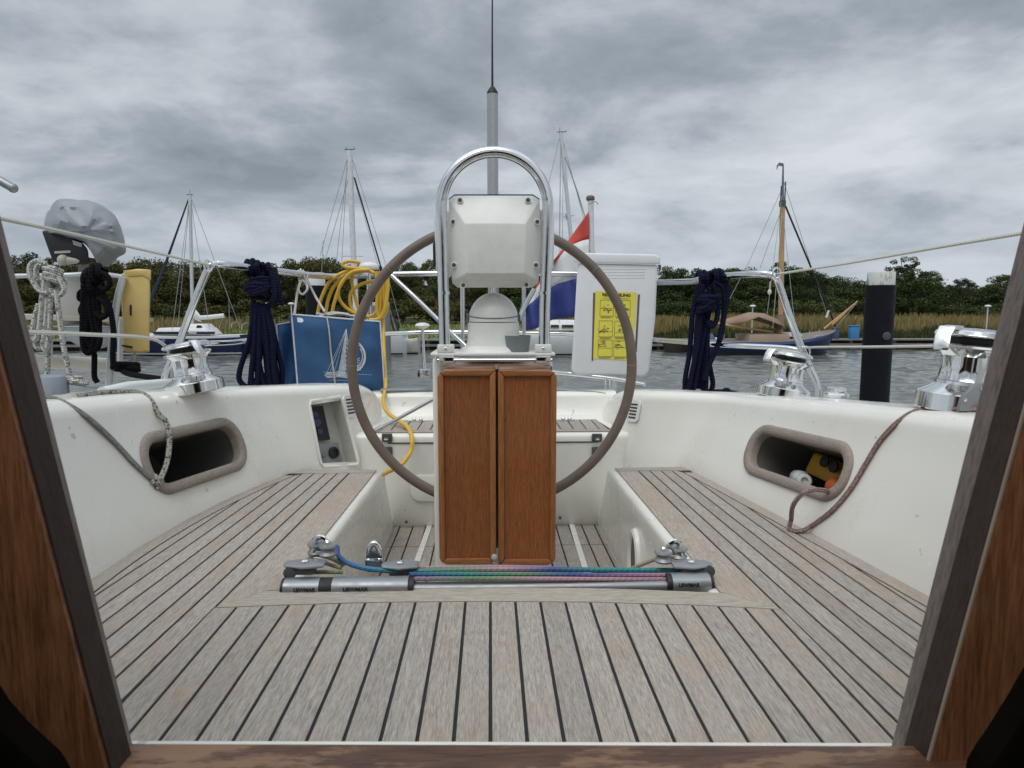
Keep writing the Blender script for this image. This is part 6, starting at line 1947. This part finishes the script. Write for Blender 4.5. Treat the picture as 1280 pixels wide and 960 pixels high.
for a_, b_ in (((1030, 411), (1072, 376.5)), ((1040, 406), (1068, 380))):
    q = MB(); q.tube([at(*a_, Yb - .2), at(*b_, Yb - .1)], lambda t: .05 - .02 * t, 8); obj('bowsprit', q, SPRUCE, bg_)
q = MB(); q.tube([at(1033, 397, Yb), at(1036, 388, Yb)], .05, 6); obj('furled_flag', q, HULLW, bg_)
wires(bg_, [(at(x, 422 - max(0, x - 990) * .12, Yb - 1.3), at(x, 416 - max(0, x - 990) * .12, Yb - 1.3)) for x in (890, 905, 920, 1000, 1012, 1024)], .02, STEEL, 'guard_rail')
# low blue boat left of it
lb_ = empty('low_blue_boat', (at(885, 432, 32.8).x, 32.8, 0), 'low dark boat with blue cover at the stern of the barge', 'boat')
hull(at(826, 432, 32.8).x, at(900, 432, 32.8).x, 32.8, 1.9, .5, .55, [DWOOD, DWOOD, DWOOD, HULLN, DECKG], lb_, bow=-1)
pxbox(lb_, 'cover', mat('blue_tarpaulin', (.05, .12, .28), .6), 868, 896, 418, 425, 32.4, 1.0, .15)

# ------------------------------------------------------------------ trees
LEAFL = plant_mat('olive_leaves', [(.25, (.032, .036, .013)), (.5, (.070, .075, .026)), (.75, (.125, .115, .038))], .5, each=True)
LEAFR = plant_mat('dark_leaves', [(.25, (.022, .036, .014)), (.5, (.048, .070, .025)), (.75, (.088, .112, .038))], .5, each=True)
LEAFP = plant_mat('pine_needles', [(.25, (.030, .042, .022)), (.75, (.085, .10, .048))], .6, each=True)
BARK = mat('bark', (.09, .07, .055), .9, var=.3, scale=2)
def crown_mesh(name, seed, rx, rz, m, nclump=42, per=210, leaf=.088, top_open=0.0):
    rg = np.random.default_rng(seed)
    V = []
    for k in range(nclump):
        while True:
            d = rg.normal(size=3); d /= np.linalg.norm(d)
            if d[2] > -.55: break
        q_ = rg.uniform(.45, 1.02)
        c_ = np.array([d[0] * rx * q_, d[1] * rx * q_, rz * (1.0 + d[2] * q_)])
        cr = rg.uniform(.16, .42) * rx * (1 - top_open * max(0, d[2]))
        dd = rg.normal(size=(per, 3)); dd /= np.linalg.norm(dd, axis=1)[:, None]
        pos = c_ + dd * (cr * rg.uniform(.55, 1.05, (per, 1)) * np.array([1, 1, .62]))
        n_ = dd + rg.normal(0, .7, (per, 3)); n_ /= np.linalg.norm(n_, axis=1)[:, None]
        t = np.cross(n_, rg.normal(size=(per, 3))); t /= np.linalg.norm(t, axis=1)[:, None]; b = np.cross(n_, t)
        s_ = leaf * rg.uniform(.6, 1.3, (per, 1))
        V.append(np.stack([pos - t * s_, pos - b * s_ * .55, pos + t * s_, pos + b * s_ * .55], 1))
    V = np.concatenate(V).reshape(-1, 3); n_ = len(V) // 4
    me = bpy.data.meshes.new(name); me.vertices.add(len(V)); me.vertices.foreach_set('co', V.ravel())
    me.loops.add(n_ * 4); me.loops.foreach_set('vertex_index', np.arange(n_ * 4))
    me.polygons.add(n_); me.polygons.foreach_set('loop_start', np.arange(0, n_ * 4, 4)); me.polygons.foreach_set('loop_total', np.full(n_, 4))
    me.update(calc_edges=True); me.materials.append(m); return me
def trunk_mesh(seed, h_):
    rg = random.Random(seed); q = MB()
    top = Vector((rg.uniform(-.3, .3), 0, h_)); P = spline([Vector((0, 0, 0)), Vector((rg.uniform(-.15, .15), 0, h_ * .5)), top], 4)
    q.tube(P, lambda t: .17 - .11 * t, 7)
    for k in range(6):
        a = rg.uniform(0, 2 * pi); s0 = P[rg.randint(3, len(P) - 2)]
        q.tube(spline([s0, s0 + Vector((math.cos(a) * .7, math.sin(a) * .7, .5)), s0 + Vector((math.cos(a) * 1.3, math.sin(a) * 1.3, 1.2))], 3), lambda t: .07 - .045 * t, 5)
    me = bpy.data.meshes.new('trunk'); me.from_pydata([tuple(p) for p in q.v], [], q.f); me.materials.append(BARK); me.update(); return me
TR = [trunk_mesh(s, 4.0) for s in range(4)]
CRL = [crown_mesh('crown', 10 + s, 2.3, 2.3, LEAFL) for s in range(5)]
CRR = [crown_mesh('crown', 30 + s, 2.3, 2.3, LEAFR) for s in range(5)]
CRP = [crown_mesh('crown', 50 + s, 1.7, 2.2, LEAFP, 60, 110, .085, .35) for s in range(2)]
BSH = [crown_mesh('crown', 70 + s, 1.9, 1.1, LEAFR, 30, 190, .085) for s in range(3)]
BSL = [crown_mesh('crown', 80 + s, 1.9, 1.1, LEAFL, 30, 190, .085) for s in range(3)]
sky_px = [-80, -20, 20, 60, 110, 150, 190, 230, 270, 300, 340, 380, 420, 470, 520, 560, 640, 690, 740, 780, 830, 860, 900, 940, 980, 1020, 1055, 1095, 1165, 1200, 1230, 1260, 1300, 1380]
sky_y = [326, 325, 322, 320, 322, 318, 316, 324, 330, 325, 321, 320, 322, 328, 333, 335, 336, 338, 336, 336, 334, 334, 331, 329, 331, 333, 345, 350, 346, 348, 350, 345, 346, 346]
def tree(px, ytop, Y, crowns, trunks, name, label, group, wide=1.0, low=.16):
    top = at(px, ytop, Y); g0 = float(np.interp(Y, [a for a, _ in S_], [b for _, b in S_]))
    H = top.z - g0
    r_ = bpy.data.objects.new(name, None); C.objects.link(r_); r_.location = (top.x, Y, g0 - .05); tag(r_, label, 'tree' if trunks else 'bush', group)
    me = R.choice(crowns); zmax = max(v.co.z for v in me.vertices); base = H * low
    c_ = bpy.data.objects.new('crown', me); C.objects.link(c_); c_.parent = r_
    sz = (H - base) / zmax; k = wide * R.uniform(.9, 1.15)
    c_.location = (0, 0, base); c_.scale = (k, k, sz); c_.rotation_euler = (0, 0, R.uniform(0, 6.28))
    if trunks:
        t_ = bpy.data.objects.new('trunk', R.choice(trunks)); C.objects.link(t_); t_.parent = r_; t_.scale = (1, 1, H * .8 / 4.0)
for row, (Y, dy, step) in enumerate(((84, 1, 40), (76, 0, 36), (69, 7, 36))):
    px = -70
    while px < 1360:
        p_ = px + R.uniform(-9, 9); yt_ = float(np.interp(p_, sky_px, sky_y)) + dy + R.choice((-9, -4, 0, 3, 6, 10, 14)) + R.uniform(-2, 2)
        left = p_ < 640
        tree(p_, yt_, Y + R.uniform(-2, 2), CRL if left else CRR, TR, 'woodland_tree',
             'broadleaf tree in the olive green wood on the left of the far bank' if left else 'broadleaf tree in the dark green wood on the right of the far bank',
             'trees of the left wood' if left else 'trees of the right wood', R.uniform(.95, 1.25), .12)
        px += step
px = -60
while px < 1360:
    left = px < 640
    tree(px + R.uniform(-8, 8), R.uniform(366, 382), R.uniform(64.5, 66), BSL if left else BSH, None, 'bush', 'low bush at the foot of the left wood' if left else 'low bush at the foot of the right wood', 'bushes of the left wood' if left else 'bushes of the right wood', 1.25, .02)
    px += 34
px = -60
while px < 1360:
    left = px < 640
    tree(px + R.uniform(-6, 6), R.uniform(352, 362), R.uniform(88, 91), BSL if left else BSH, None, 'bush', 'bush behind the trunks of the left wood' if left else 'bush behind the trunks of the right wood', 'undergrowth of the left wood' if left else 'undergrowth of the right wood', 1.5, .02)
    px += 32
tree(1130, 320, 66, CRP, TR, 'tall_loose_tree', 'tall loose crowned tree rising above the wood right of the black pile', None, .95, .25)
tree(1146, 338, 64, CRR, TR, 'light_green_tree', 'rounded green tree just right of the black pile', None, 1.1, .08)
tree(1205, 346, 66, CRP, TR, 'dark_pine', 'small flat topped pine above the wood at the far right', None, .7, .4)
